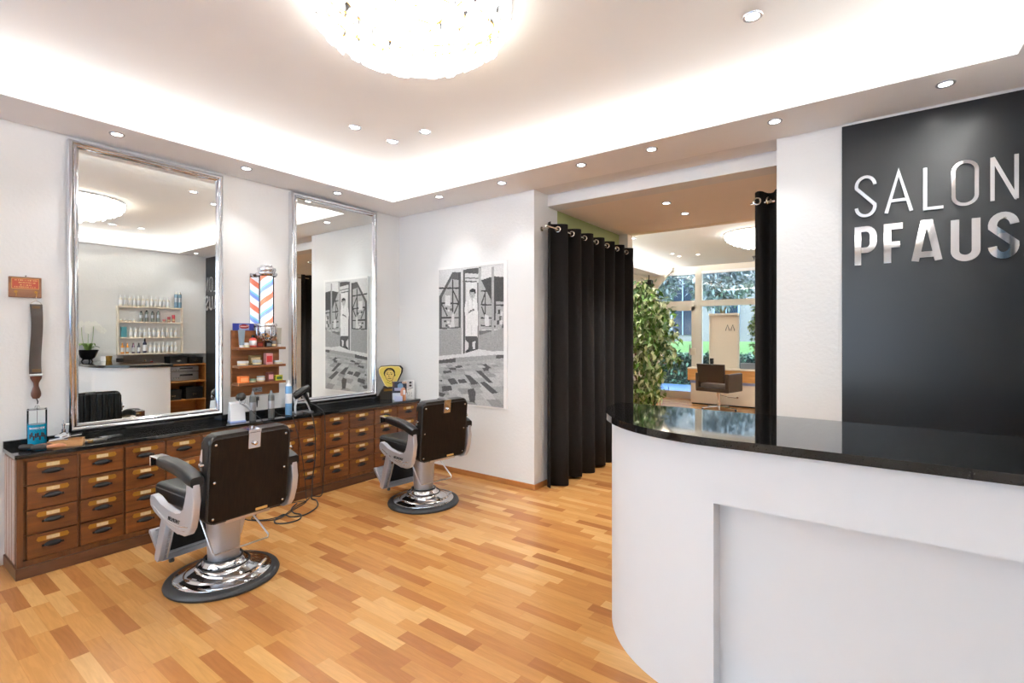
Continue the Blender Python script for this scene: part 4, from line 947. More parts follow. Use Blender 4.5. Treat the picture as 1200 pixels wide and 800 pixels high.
MB().prism([(-.12, 0), (.12, 0), (.115, .04), (.06, .15), (-.065, .15), (-.125, .05)], YZ, -.03, .006, .006).build('stand', mat('dark_plinth', (52, 46, 40), .25), t)
MB().box(.007, .01, -.07, .07, .095, .118, .001).build('name_strip', M['brass'], t)
# magazines leaning in the corner, small bottle in front
t = empty('magazine', (.235, 3.66, ZT), R(-48), 'glossy magazine with a dark cover photograph propped beside the yellow sign', 'magazine')
a = Art(36, 46, (44, 48, 62)); a.rect(0, .62, 1, 1, (206, 214, 226)); a.rect(0, 0, .15, .3, (90, 60, 50)); a.ell(.55, .28, .2, .2, (120, 150, 180)); a.rect(.15, .35, .7, .5, (170, 170, 200)); a.ell(.75, .62, .2, .3, (208, 150, 124)); a.rect(.68, 0, 1, .1, (190, 160, 140))
MB().box(-.006, 0, -.078, .078, 0, .2, .001).build('pages', M['wplastic'], t); a.mesh('cover', lambda u, v: (.0008, -.077+.154*u, .199-.198*v), M['printg'], t)
t = empty('leaflet', (.255, 3.775, ZT), R(-48), 'white leaflet with small grey pictures at the corner end of the worktop', 'leaflet')
a = Art(30, 50, (236, 236, 234)); a.rect(.1, .03, .9, .42, (196, 194, 196)); a.ell(.65, .12, .12, .06, (50, 50, 50)); a.ell(.65, .28, .12, .06, (60, 40, 40)); a.line(.4, .5, .9, .4, .03, (120, 120, 120)); 
for k in range(4): a.line(.2+k*.18, .66, .24+k*.18, .86, .03, (130, 130, 130))
MB().box(-.003, 0, -.06, .06, 0, .205, .0005).build('card', M['wplastic'], t); a.mesh('printed_face', lambda u, v: (.0008, -.059+.118*u, .204-.203*v), M['printg'], t)
t = empty('perfume_bottle', (.315, 3.655, ZT), 0, 'small amber perfume bottle with a clear top before the magazine', 'bottle')
MB().lathe([(0, 0), (.017, 0), (.018, .004), (.018, .055), (.008, .065), (0, .065)], n=20).build('amber_glass', mat('amber_glass', (200, 140, 100), .1), t)
MB().lathe([(.010, .063), (.012, .07), (.012, .11), (0, .112)], n=16).build('cap', M['wplastic'], t)
t = obj1('product_box', MB().box(-.02, .02, -.04, .04, 0, .05, .002), mat('pale_lilac_box', (186, 196, 226), .4), 'low pale lilac box lying before the magazine', 'box', (.30, 3.585, ZT), rz=R(-30))
# barber pole
PZ = 1.392; t = empty('barber_pole', (.11, 2.25, PZ), 0, 'chrome wall-mounted barber pole with red, white and blue stripes', 'barber pole')
pm = bpy.data.materials.new('spiral_stripes'); pm.use_nodes = True; nt = pm.node_tree; b_ = nt.nodes['Principled BSDF']
tc = nt.nodes.new('ShaderNodeTexCoord'); sx_ = nt.nodes.new('ShaderNodeSeparateXYZ'); nt.links.new(tc.outputs['Object'], sx_.inputs[0])
at = nt.nodes.new('ShaderNodeMath'); at.operation = 'ARCTAN2'; nt.links.new(sx_.outputs['Y'], at.inputs[0]); nt.links.new(sx_.outputs['X'], at.inputs[1])
m1 = nt.nodes.new('ShaderNodeMath'); m1.operation = 'MULTIPLY_ADD'; m1.inputs[1].default_value = -1/(2*PI); nt.links.new(at.outputs[0], m1.inputs[0])
m2 = nt.nodes.new('ShaderNodeMath'); m2.operation = 'MULTIPLY'; m2.inputs[1].default_value = 4.5; nt.links.new(sx_.outputs['Z'], m2.inputs[0]); nt.links.new(m2.outputs[0], m1.inputs[2])
fr = nt.nodes.new('ShaderNodeMath'); fr.operation = 'FRACT'; nt.links.new(m1.outputs[0], fr.inputs[0])
rp = nt.nodes.new('ShaderNodeValToRGB'); rp.color_ramp.interpolation = 'CONSTANT'; e = rp.color_ramp.elements
e[0].color = lin((248, 248, 250))+(1,); e[1].position = .13; e[1].color = lin((140, 164, 234))+(1,)
for p_, c_ in ((.28, (140, 214, 232)), (.36, (248, 248, 250)), (.63, (240, 134, 104)), (.86, (248, 248, 250))): q = e.new(p_); q.color = lin(c_)+(1,)
nt.links.new(fr.outputs[0], rp.inputs[0]); nt.links.new(rp.outputs[0], b_.inputs['Base Color']); nt.links.new(rp.outputs[0], b_.inputs['Emission Color']); b_.inputs['Emission Strength'].default_value = .45; b_.inputs['Roughness'].default_value = .3
MB().lathe([(0, .16), (.050, .16), (.050, .585), (0, .585)], n=36).build('striped_drum', pm, t)
MB().lathe([(.060, .155), (.060, .59)], n=40).build('glass_cylinder', M['clear'], t)
MB().lathe([(.078, .575), (.088, .588), (.088, .60), (.07, .612), (.078, .628), (.074, .645), (.056, .655), (.048, .668), (0, .672)], n=40).lathe([(0, .576), (.078, .575)], n=40).build('top_cap', M['chrome'], t)
MB().lathe([(0, .158), (.082, .158), (.086, .15), (.086, .138), (.074, .13), (.078, .11), (.077, .06), (.066, .035), (.045, .022), (.04, .008), (.018, .0), (0, 0)], n=40).build('bottom_cup', M['chrome'], t)
b = MB()
for k in range(10): a_ = 2*PI*k/10; b.tube([(.080*math.cos(a_), .080*math.sin(a_), .125), (.081*math.cos(a_), .081*math.sin(a_), .06), (.062*math.cos(a_), .062*math.sin(a_), .03)], .006, 6)
b.build('flutes', M['chrome'], t)
MB().box(-.108, -.098, -.10, .0, .12, .60, .004).box(-.10, -.03, -.03, .03, .575, .60, .004).box(-.10, -.03, -.03, .03, .12, .15, .004).build('wall_bracket', M['chrome'], t)
# walnut product shelf
t = empty('product_shelf', (0, 2.2, .92), 0, 'small walnut wall shelf with three boards of barber products', 'shelf')
MB().box(.002, .018, -.205, .215, 0, .57, .002).build('back_panel', M['shelfw'], t)
for z_ in (.402, .249, .100): MB().box(.018, .142, -.20, .21, z_, z_+.021, .002).build('board', M['shelfw'], t)
MB().box(.018, .024, -.03, .055, .025, .065, .002).build('socket_plate', M['chromeb'], t)
text_mesh('URO', .036, .001, faceX(.0245, .012, .033), M['mblack'], t, 'lettering')
obj1('power_plug', MB().box(-.012, .012, -.014, .014, 0, .035, .004).cyl((0, 0, 0), (0, 0, -.06), .007, .003, n=10), M['mblack'], 'black power plug hanging below the walnut shelf', 'plug', (.014, 2.215, .868))
def tin(x, y, z, r, h, m1, m2, label, cat='tin', nm='pomade_tin'):
    t = empty(nm, (x, y, z), 0, label, cat); MB().lathe([(0, 0), (r*.97, 0), (r*.97, h*.6), (0, h*.6)], n=24).build('base', m1, t)
    MB().lathe([(r, h*.5), (r, h*.94), (r*.96, h), (0, h)], n=24).build('lid', m2, t)
    MB().lathe([(r*.975, h*.12), (r*.985, h*.15), (r*.985, h*.44), (r*.975, h*.47)], n=24).build('label_band', M['paper'], t)
def bx(x, y, z, dx, dy, h, m, label, band=None, rz=0, nm='product_box', cat='box'):
    t = empty(nm, (x, y, z), rz, label, cat); MB().box(-dx/2, dx/2, -dy/2, dy/2, 0, h, .0015).build('carton', m, t)
    MB().box(dx/2, dx/2+.0008, -dy*.38, dy*.38, h*.2, h*.75).build('front_label', band or M['paper'], t)
def tubep(x, y, z, r, h, m, label):
    t = empty('cream_tube', (x, y, z), 0, label, 'tube'); MB().lathe([(0, 0), (r*.7, 0), (r*.72, h*.13), (0, h*.13)], n=20).build('cap', M['wplastic'], t)
    b = MB(); vs = []; n = 20; nz = 6
    for j in range(nz+1):
        k = j/nz
        for i in range(n):
            a_ = 2*PI*i/n; vs.append((r*math.cos(a_)*(1-k*.93), r*math.sin(a_)*(.8+.45*k), h*(.13+.87*k)))
    b._new(vs, [(j*n+i, j*n+(i+1) % n, (j+1)*n+(i+1) % n, (j+1)*n+i) for j in range(nz) for i in range(n)]+[tuple(range(n-1, -1, -1)), tuple(nz*n+i for i in range(n))], True)
    b.build('tube_body', m, t)
def bott(x, y, z, r, h, m, capm, label, nm='bottle', grp=None, lab=None):
    t = empty(nm, (x, y, z), 0, label, 'bottle', grp); MB().lathe([(0, 0), (r*.92, 0), (r, h*.03), (r, h*.66), (r*.5, h*.76), (r*.42, h*.78), (0, h*.78)], n=20).build('body', m, t)
    MB().lathe([(r*.46, h*.765), (r*.46, h*.98), (r*.38, h), (0, h)], n=16).build('cap', capm, t)
    MB().lathe([(r*1.002, h*.15), (r*1.02, h*.16), (r*1.02, h*.55), (r*1.002, h*.56)], n=20).build('label_band', lab or M['wplastic'], t); return t
mt = lambda n, c, **k: mat(n, c, **k)
Z1, Z2, Z3 = .92+.4235, .92+.2705, .92+.1215
bl = mt('royal_blue_print', (52, 64, 150)); gb = mt('grey_blue_tube', (128, 146, 158), rough=.35); cr = mt('coral_red', (214, 84, 72)); dr = mt('dark_red', (130, 44, 36)); gt = mt('grey_tin', (168, 176, 180), rough=.3)
lt = mt('pale_grey_tin', (206, 210, 214), rough=.3); ob = mt('olive_brown_print', (116, 96, 56)); tg = mt('teal_tin', (62, 96, 92), rough=.3); pk = mt('pink_box', (220, 160, 160)); rd = mt('signal_red', (200, 50, 52))
org = mt('orange_box', (236, 124, 50)); gn = mt('green_grey_tin', (122, 150, 122), rough=.35); pl = mt('plum_box', (120, 66, 62)); yl = mt('yellow_green_box', (206, 200, 60)); wh = M['wplastic']
t = empty('enamel_sign', (.03, 2.09, 1.488), 0, 'small royal blue sign with a red oval logo leaning on the walnut shelf', 'sign')
MB().box(-.008, 0, -.088, .09, 0, .062, .001).build('plate', bl, t)
a = Art(40, 16, (52, 64, 150)); a.rect(.28, .12, .78, .95, (150, 160, 196)); a.ell(.53, .45, .24, .32, (150, 60, 60)); a.line(.38, .45, .68, .4, .12, (220, 180, 170)); a.mesh('printed_face', lambda u, v: (.0006, -.086+.174*u, .061-.06*v), M['printg'], t)
tubep(.085, 2.048, Z1, .024, .15, gb, 'tall grey-blue cream tube standing at the left of the top board')
tin(.11, 2.078, Z1, .022, .04, gt, lt, 'small grey round tin beside the grey-blue tube, top board')
bott(.09, 2.142, Z1, .029, .105, cr, M['black'], 'coral red bottle with a black cap on the top board')
bx(.075, 2.205, Z1, .03, .05, .044, dr, 'low dark red carton on the top board', M['red'])
bx(.11, 2.265, Z1, .03, .05, .046, M['black'], 'glossy black carton on the top board', M['gray'])
tin(.095, 2.318, Z1, .024, .055, M['mblack'], M['gray'], 'round black jar at the right of the top board', 'jar', 'wax_jar')
tubep(.09, 2.372, Z1, .022, .17, mt('beige_tube', (176, 172, 160), rough=.35), 'tall beige cream tube at the right end of the top board')
tin(.085, 2.06, Z2, .044, .036, lt, lt, 'wide pale grey round tin at the left of the middle board')
bx(.06, 2.175, Z2, .025, .105, .082, ob, 'flat olive and brown carton standing on the middle board', M['paper'])
tin(.11, 2.165, Z2, .036, .042, tg, gt, 'teal round tin before the olive carton, middle board')
bx(.085, 2.278, Z2, .045, .062, .098, pk, 'upright pink and red carton on the middle board', rd)
tin(.09, 2.365, Z2, .036, .03, lt, lt, 'pale round tin at the right end of the middle board')
bx(.085, 2.06, Z3, .05, .08, .056, org, 'bright orange carton on the lower board', mt('pale_orange', (244, 170, 110)))
tin(.085, 2.138, Z3, .029, .028, gn, gn, 'low green-grey tin on the lower board')
tin(.085, 2.21, Z3, .035, .028, rd, lt, 'red and silver round tin, lower one of two stacked on the lower board')
tin(.085, 2.212, Z3+.028, .033, .02, wh, gt, 'pale round tin stacked on the red and silver tin')
bx(.085, 2.292, Z3, .045, .052, .076, pl, 'upright plum carton on the lower board', pk)
bx(.085, 2.368, Z3, .045, .064, .046, yl, 'yellow-green carton at the right end of the lower board', mt('dark_green_print', (70, 110, 50)))
# cords of the dryer and other appliances, hanging down the cabinet and tangled on the floor
def cord(pts, r, label):
    b = MB().tube(pts, r, 8, smoothpts=7); o = b.build('appliance_cord', M['mblack']); return tag(o, label, 'cord', 'black cords by the cabinet')
F_ = .006
cord([(.03, 2.33, .80), (.16, 2.33, .748), (.34, 2.345, .745), (.372, 2.35, .72), (.392, 2.365, .63), (.395, 2.385, .55), (.39, 2.42, .38), (.392, 2.445, .17), (.40, 2.45, .03), (.44, 2.43, F_), (.50, 2.37, F_), (.56, 2.25, F_), (.62, 2.14, F_), (.60, 2.00, F_), (.50, 1.93, F_), (.43, 2.0, F_)], .0035, 'thin black cord dropping from the worktop beside the first chair, leftmost of the three')
cord([(.06, 2.47, .745), (.34, 2.52, .745), (.374, 2.525, .73), (.394, 2.535, .63), (.395, 2.543, .52), (.396, 2.54, .35), (.394, 2.517, .17), (.405, 2.505, .05), (.44, 2.48, F_+.004), (.53, 2.47, F_+.008), (.64, 2.41, F_), (.72, 2.30, F_), (.745, 2.21, F_), (.70, 2.14, F_), (.62, 2.12, F_+.008), (.66, 2.03, F_), (.74, 2.0, F_), (.80, 2.06, F_), (.80, 2.15, F_), (.74, 2.2, F_+.009), (.64, 2.2, F_), (.53, 2.24, F_), (.44, 2.34, F_)], .0055, 'thick black cord hanging in front of the drawers, middle of the three')
cord([(.215, 2.60, .82), (.26, 2.63, .80), (.33, 2.635, .775), (.375, 2.64, .74), (.382, 2.648, .66), (.384, 2.648, .38), (.384, 2.63, .15), (.39, 2.62, .04), (.43, 2.57, F_), (.41, 2.50, F_+.012), (.45, 2.42, F_), (.50, 2.33, F_+.006), (.60, 2.18, F_+.010), (.66, 2.06, F_), (.58, 1.95, F_), (.45, 1.90, F_), (.38, 1.98, F_), (.36, 2.15, F_), (.385, 2.30, F_), (.47, 2.40, F_+.012)], .004, 'black dryer cord running from the second stand down the cabinet joint')

# ================================================================== RIGHT WALL (seen in the mirrors)
t = empty('product_shelving', (WX, 3.02, 1.14), 0, 'white wall shelving with four boards of hair products, seen in the mirror', 'shelving')
MB().box(-.075, -.002, -.43, .44, 0, .02).build('board', M['cream'], t)
for z_ in (.255, .50, .74): MB().box(-.075, -.002, -.43, .44, z_, z_+.02, .001).build('board', M['cream'], t)
MB().prism([(-.075, 0), (-.002, 0), (-.002, .76), (-.075, .76)], XZ, -.45, -.43).build('side_panel', M['cream'], t)
MB().prism([(-.075, 0), (-.002, 0), (-.002, .76), (-.075, .76)], XZ, .435, .445).build('side_panel', M['cream'], t)
zs4 = [1.16, 1.415, 1.66, 1.90]
cols4 = dict(amber=mt('amber_shampoo', (226, 150, 50), rough=.2), plumb=mt('plum_bottle', (82, 58, 84), rough=.25), navy=mt('navy_bottle', (60, 60, 84), rough=.25), striped=mt('grey_striped_can', (130, 134, 126), rough=.35), teal=mt('teal_box', (80, 150, 160), rough=.4), crim=mt('crimson_box', (170, 60, 70), rough=.4), steelb=mt('steel_blue_can', (120, 150, 170), rough=.3), ivory=mt('ivory_bottle', (230, 224, 210), rough=.3))
xs_ = WX-.038
def sb_(y0, y1, z, h, key, cap, label, grp=None): bott(xs_, (y0+y1)/2, z, min((y1-y0)/2, .036), h, cols4[key], cap, label, 'shampoo_bottle', grp)
sb_(2.62, 2.664, zs4[0], .165, 'amber', cols4['amber'], 'amber shampoo bottle at the outer end of the lowest white board'); sb_(2.685, 2.724, zs4[0], .165, 'amber', cols4['amber'], 'amber shampoo bottle second from the outer end of the lowest white board')
sb_(2.762, 2.801, zs4[0], .165, 'plumb', cols4['plumb'], 'plum bottle on the lowest white board'); sb_(2.835, 2.874, zs4[0], .165, 'navy', M['black'], 'small navy bottle on the lowest white board'); sb_(2.908, 2.96, zs4[0], .235, 'navy', M['black'], 'tall navy bottle on the lowest white board')
first = None
def many(row, ys, h, label, grp):
    global first
    for k, y_ in enumerate(ys):
        if first is None: o = first = bott(xs_, y_, zs4[row], .022, .17, cols4['ivory'], wh, label, 'shampoo_bottle', grp)
        else:
            o = copy_tree(first); o['label'] = label; o['group'] = grp
        o.location = (xs_, y_, zs4[row]); o.scale = (1, 1, h/.17)
many(0, [3.01+k*.06 for k in range(7)], .165, 'ivory bottle in the row on the lowest white board', 'ivory bottles on the lowest white board')
many(1, [2.75+k*.062 for k in range(11)], .15, 'ivory bottle in the row on the second white board', 'ivory bottles on the second white board')
many(3, [2.62+k*.058 for k in range(12)], .17, 'ivory bottle in the row on the top white board', 'ivory bottles on the top white board')
bx(xs_, 2.657, zs4[1], .05, .07, .16, cols4['teal'], 'teal printed carton on the second white board', M['gray'])
bx(xs_, 3.13, zs4[1]+.0, .0001+.05, .001+.04, .0001+.05, wh, 'tiny white carton on the second white board') if 0 else None
for y0, y1, zt in [(2.863, 2.908, 1.832), (2.931, 2.989, 1.849), (3.012, 3.07, 1.838), (3.094, 3.142, 1.848)]:
    can(xs_, (y0+y1)/2, .024, zt-1.66, cols4['striped'], 'grey striped spray can in the row of four, third white board', 'grey striped cans on the third white board', z=zs4[2], capm=M['mblack'])
for y_, h_, lb in [(3.20, .045, 'smallest crimson jar on the third white board'), (3.27, .09, 'middle-sized crimson jar on the third white board'), (3.337, .12, 'tallest crimson jar on the third white board')]: tin(xs_, y_, zs4[2], .022, h_, cols4['crim'], cols4['crim'], lb, 'jar', 'wax_jar')
for k in range(4): tin(xs_, 2.63+k*.055, zs4[2], .02, .035, cols4['ivory'], wh, ('first', 'second', 'third', 'fourth')[k]+' small ivory jar from the outer end of the third white board', 'jar', 'wax_jar')
can(xs_, 3.375, .026, .27, cols4['steelb'], 'tall steel-blue can, outer one of two on the top white board', None, z=zs4[3], capm=M['steel']); can(xs_, 3.432, .026, .27, cols4['steelb'], 'tall steel-blue can, corner one of two on the top white board', None, z=zs4[3], capm=M['steel'])
t = empty('wall_switch', (WX, 3.53, 1.69), 0, 'white wall switch beside the white shelving', 'switch'); MB().box(-.01, -.001, -.04, .04, -.03, .03, .003).build('plate', wh, t); MB().box(-.014, -.01, -.015, .015, -.02, .02, .001).build('rocker', wh, t)
# storage rack in the recess
t = empty('storage_rack', (WX, 3.2, 0), 0, 'low wooden storage rack with black boxes and stereo units, seen in the mirror', 'rack')
rw = wood('rack_pine', (178, 118, 56), (206, 148, 84), .45, 'Y', 5)
for z_ in (.03, .33, .645, .935): MB().box(.01, .40, -.56, .645, z_, z_+.02, .001).build('board', rw, t)
for y_ in (-.57, .0, .645): MB().box(.01, .40, y_, y_+.012, 0, .957, .001).build('upright', rw, t)
MB().box(.402, .412, -.56, .645, 0, .957).build('back_panel', rw, t)
def sbox(y, z, w_, h_, label):
    t = empty('storage_box', (WX+.16, y, z), 0, label, 'box'); MB().box(-.13, .13, -w_/2, w_/2, 0, h_*.72, .003).build('carton', M['mblack'], t)
    MB().box(-.135, .135, -w_/2-.004, w_/2+.004, h_*.68, h_, .003).build('lid', M['mblack'], t)
    MB().ring((-.137, 0, h_*.42), .016, .003, (1, 0, 0), 18, 6).box(-.1345, -.131, -.03, .03, h_*.34, h_*.5).build('label_holder', M['steel'], t)
sbox(3.44, .957, .25, .13, 'black cardboard box on top of the rack, nearer the shelving'); sbox(3.71, .957, .2, .11, 'black cardboard box on top of the rack, in the corner')
sbox(3.36, .35, .24, .17, 'black lidded box on the lower rack board, nearer the counter'); sbox(3.68, .35, .26, .2, 'larger black lidded box on the lower rack board, in the corner')
for z_, h_, lb in ((.667, .15, 'silver stereo amplifier on the rack, lower of two'), (.82, .09, 'slim silver disc player on top of the amplifier')):
    t = empty('stereo_unit', (WX+.19, 3.54, z_), 0, lb, 'stereo'); MB().box(-.14, .14, -.21, .21, .008, h_, .003).build('case', M['chromeb'], t)
    MB().box(-.1415, -.14, -.08, .12, h_*.55, h_*.75).build('display', M['black'], t)
    for k in range(3): MB().lathe([(0, 0), (.011, 0), (.010, .012), (0, .013)], (-.14, -.17+k*.035, h_*.35), 12, Matrix.Rotation(-PI/2, 3, 'Y')).build('knob', M['chrome'], t)
    MB().box(-.1, .1, -.18, .18, 0, .008).build('foot', M['mblack'], t)
for k, (y_, m_, lb) in enumerate([(2.76, org, 'orange nail varnish bottle'), (2.83, wh, 'white lotion bottle'), (2.9, M['mblack'], 'matt black lotion bottle'), (2.98, wh, 'white-capped serum bottle'), (3.07, cr, 'red serum bottle')]):
    bott(WX+.1, y_, .957, .022, .085, m_, M['brass'] if k % 2 else wh, lb+' on top of the rack beside the counter', 'serum_bottle')
# things on the counter beyond the frame, reflected in the first mirror
CT = 1.06
t = empty('potted_orchid', (4.985, 2.20, CT), 0, 'white orchid in a gloss black footed bowl on the counter, seen in the mirror', 'orchid')
MB().lathe([(0, .03), (.05, .03), (.085, .06), (.12, .15), (.128, .165), (.12, .17), (.108, .15), (0, .14)], n=32).build('bowl', M['black'], t)
for k in range(3): a_ = k*2.1+.5; MB().cyl((.05*math.cos(a_), .05*math.sin(a_), .04), (.075*math.cos(a_), .075*math.sin(a_), 0), .012, .008, n=10).build('foot', M['black'], t)
b = MB(); rs = random.Random(4)
for k in range(13):
    a_ = k*2.4; L_ = rs.uniform(.07, .115); w_ = .03; pts = []
    vs = []; fs = []
    for j in range(6):
        s_ = j/5; r_ = .02+L_*s_; z_ = .16+.11*math.sin(s_*2.4)*(1 if k % 3 else .6); ww = w_*math.sin(.25+s_*2.8)
        for q_ in (-1, 0, 1): vs.append((r_*math.cos(a_)-q_*ww*math.sin(a_), r_*math.sin(a_)+q_*ww*math.cos(a_), z_-(.008 if q_ == 0 else 0)))
    for j in range(5):
        for q_ in (0, 1): fs.append((j*3+q_, j*3+q_+1, (j+1)*3+q_+1, (j+1)*3+q_))
    b._new(vs, fs, True)
b.build('leaves', M['orchleaf'], t, sharp=0)
for k, (dx, dy) in enumerate(((.02, -.06), (-.01, .0), (.01, .06))):
    MB().tube([(dx*.5, dy*.5, .15), (dx, dy, .35), (dx*1.2, dy*1.2, .52), (dx*1.5+.01, dy*2.0, .56)], .0035, 6, smoothpts=4).build('stem', M['orchleaf'], t)
    fb = MB()
    for q_ in range(6):
        cx_, cy_, cz_ = dx*1.3+.015*math.sin(q_*2), dy*(1.3+.32*q_), .55-.02*q_
        for p_ in range(5):
            a_ = p_*2*PI/5; fb.lathe([(0, -.002), (.02, 0), (0, .003)], (cx_-.01, cy_+.026*math.cos(a_), cz_+.026*math.sin(a_)), 8, Matrix.Rotation(PI/2, 3, 'Y'), sx=1.2)
    fb.build('flowers', M['petal'], t)
t = empty('photo_frame', (5.0, 2.012, CT), R(4), 'small picture frame standing on the counter beside the orchid', 'picture frame')
MB().box(-.006, .006, -.048, .048, .0, .13, .002, M=Matrix.Rotation(-.2, 4, 'Y')).build('frame', M['chromeb'], t); MB().box(-.0075, -.0062, -.04, .04, .01, .12, M=Matrix.Rotation(-.2, 4, 'Y')).build('picture', M['gray'], t)
for y_, lb in ((2.385, 'white folded card on the counter beside the orchid'),): 
    t = empty('price_card', (5.0, y_, CT), 0, lb, 'card'); MB().box(-.002, .0, -.03, .03, 0, .08, M=Matrix.Rotation(.25, 4, 'Y')).build('front_panel', wh, t); MB().box(.03, .032, -.03, .03, 0, .08, M=Matrix.Rotation(-.2, 4, 'Y')).build('rear_panel', wh, t)
t = empty('tea_light_glass', (5.04, 2.46, CT), 0, 'brass and glass candle holder on the counter', 'candle holder'); MB().lathe([(0, 0), (.035, 0), (.04, .02), (.045, .07), (.042, .07), (.036, .02), (0, .01)], n=24).build('bowl', M['brass'], t); MB().lathe([(0, .012), (.018, .012), (.018, .03), (0, .03)], n=16).build('candle', wh, t)
t = empty('card_reader', (5.05, 2.60, CT), 0, 'black card reader lying on the counter by the wall', 'card reader'); MB().box(-.05, .05, -.035, .035, 0, .03, .004).build('body', M['mblack'], t); MB().box(-.03, .0, -.025, .025, .03, .032).build('display', M['gray'], t)

# ================================================================== FAR ROOM
def ficus(x, y, rr, z0, z1, n, seed, label, size=.125):
    t = empty('potted_ficus', (x, y, 0), 0, label, 'potted tree', 'variegated ficus trees in the far room')
    rc = random.Random(seed); cl = []
    while len(cl) < 70:
        v = Vector((rc.uniform(-1, 1), rc.uniform(-1, 1), rc.uniform(-1, 1)))
        if .35 < v.length < 1: cl.append(v)
    def reg(r):
        c = r.choice(cl); v = c+Vector((r.gauss(0, .13), r.gauss(0, .13), r.gauss(0, .065)))
        return (v.x*rr, v.y*rr, (z0+z1)/2+v.z*(z1-z0)/2)
    leaves(n, reg, size, seed, .7).build('foliage', M['leaf'], t, sharp=0)
    b = MB()
    for k in range(7):
        a_ = k*.9; b.tube([(0, 0, .25), (.04*math.cos(a_), .04*math.sin(a_), z0+.3), (rr*.4*math.cos(a_), rr*.4*math.sin(a_), (z0+z1)/2), (rr*.6*math.cos(a_+.4), rr*.6*math.sin(a_+.4), z1-.35)], [.018, .015, .01, .005], 6, smoothpts=3)
    b.build('trunks', M['bark'], t)
    MB().lathe([(0, 0), (.15, 0), (.19, .28), (.2, .3), (.18, .3), (.17, .26), (0, .26)], n=28).build('pot', M['terracotta'], t)
ficus(1.30, 8.0, .52, .16, 2.42, 3600, 11, 'tall variegated ficus filling the left of the opening beside the curtain')
ficus(2.56, 11.17, .20, .95, 2.1, 900, 5, 'smaller ficus behind the styling station, half hidden by the right curtain', .075)
# styling station
sx0, sx1, sy0, sy1 = 1.26, 3.3, 10.62, 10.94
t = empty('styling_station', ((sx0+sx1)/2, 10.78, 0), 0, 'long cream and oak styling station in the far room', 'styling station')
cx_ = (sx0+sx1)/2; fo = wood('light_oak_front', (196, 138, 74), (216, 160, 94), .4, 'X', 5)
MB().box(sx0-cx_, sx1-cx_, sy0-10.78, sy1-10.78, .735, .765, .004).build('top', M['cream'], t)
for k in range(2): 
    d_ = MB().box(sx0-cx_+.005+k*1.03, sx0-cx_+1.03+k*1.03, sy0-10.78+.01, sy1-10.78-.01, .50, .733, .003).build('drawer_front', fo, t)
MB().box(sx0-cx_+.04, sx1-cx_-.04, sy0-10.78+.06, sy1-10.78-.06, .44, .50).build('recess_strip', mt('pale_blue_strip', (160, 180, 230)), t)
MB().box(sx0-cx_+.06, sx1-cx_-.02, sy0-10.78+.04, sy1-10.78-.04, .03, .44, .004).build('base_cabinet', M['cream'], t)
MB().box(sx0-cx_+.08, sx1-cx_-.04, sy0-10.78+.07, sy1-10.78-.07, .0, .03).build('plinth', M['mblack'], t)
t = empty('mirror_panel', (1.94, 10.84, .765), 0, 'tall mirror with a top shelf on the styling station, its reflection a plain cream board', 'panel')
MB().box(-.27, .27, .02, .05, 0, 1.08, .003).build('board', M['cream'], t); MB().box(-.29, .29, -.05, .06, 1.08, 1.13, .004).build('top_shelf', M['winframe'], t)  # cream board stands in for the wall reflected in this mirror
MB().box(-.29, -.26, -.01, .055, 0, 1.08, .002).box(.26, .29, -.01, .055, 0, 1.08, .002).build('side_rail', M['winframe'], t)
for k, x_ in enumerate((.07, .17)):  # hooks belong to the mirror's reflection, built here as solid shapes
    t = empty('reflected_hook', (1.94+x_, 10.855, .765+.86), 0, ('left', 'right')[k]+' one of two dark peaked coat hooks reflected in the styling mirror, modelled as solid', 'coat hook'); MB().tube([(-.035, -.012, -.09), (-.03, -.014, -.06), (0, -.012, .03), (.03, -.014, -.06), (.035, -.012, -.09)], .006, 6).build('hook', M['mblack'], t); MB().cyl((0, .004, .02), (0, -.012, .02), .008, n=10).build('peg', M['mblack'], t)
t = empty('storage_box', (2.42, 10.84, .765), 0, 'low grey box on the styling station behind the chair', 'box'); MB().box(-.15, .2, -.08, .06, 0, .1, .004).build('carton', M['gray'], t); MB().box(-.152, .202, -.082, .062, .1, .115, .002).build('lid', M['gray'], t)
t = empty('tool_holder', (1.72, 10.76, .765), 0, 'black tapered tool holder at the left of the styling station', 'tool holder'); MB().lathe([(0, 0), (.035, 0), (.055, .19), (.048, .19), (.03, .01), (0, .01)], n=20, sx=.7).build('cup', M['mblack'], t); MB().box(-.04, .04, -.006, .006, .1, .2, .003).build('divider', M['mblack'], t)
# styling chair
t = empty('styling_chair', (2.03, 10.05, 0), R(-14), 'dark brown box-shaped styling chair on a chrome star base in the far room', 'styling chair')
cv = mt('dark_brown_vinyl', (62, 48, 38), rough=.35)
MB().box(-.33, .33, -.28, .28, .37, .45, .02, 3).build('seat_base', cv, t); MB().box(-.25, .25, -.24, .27, .45, .52, .02, 3).build('seat_cushion', mt('grey_seat_vinyl', (120, 110, 108), rough=.35), t)
for s_ in (-1, 1): MB().box(s_*.33-(.07 if s_ > 0 else 0), s_*.33+(.07 if s_ < 0 else 0), -.28, .28, .40, .72, .015, 3).build('armrest', cv, t)
MB().prism([(-.25, .55), (-.27, .90), (.27, .90), (.25, .55)], lambda p, q, d_: (p, d_-(q-.55)*.15, q), -.30, -.23, .015, 3).build('backrest', cv, t)
MB().lathe([(.03, .06), (.03, .25), (.04, .36), (.06, .37), (0, .37)], n=24).build('gas_column', M['chrome'], t)
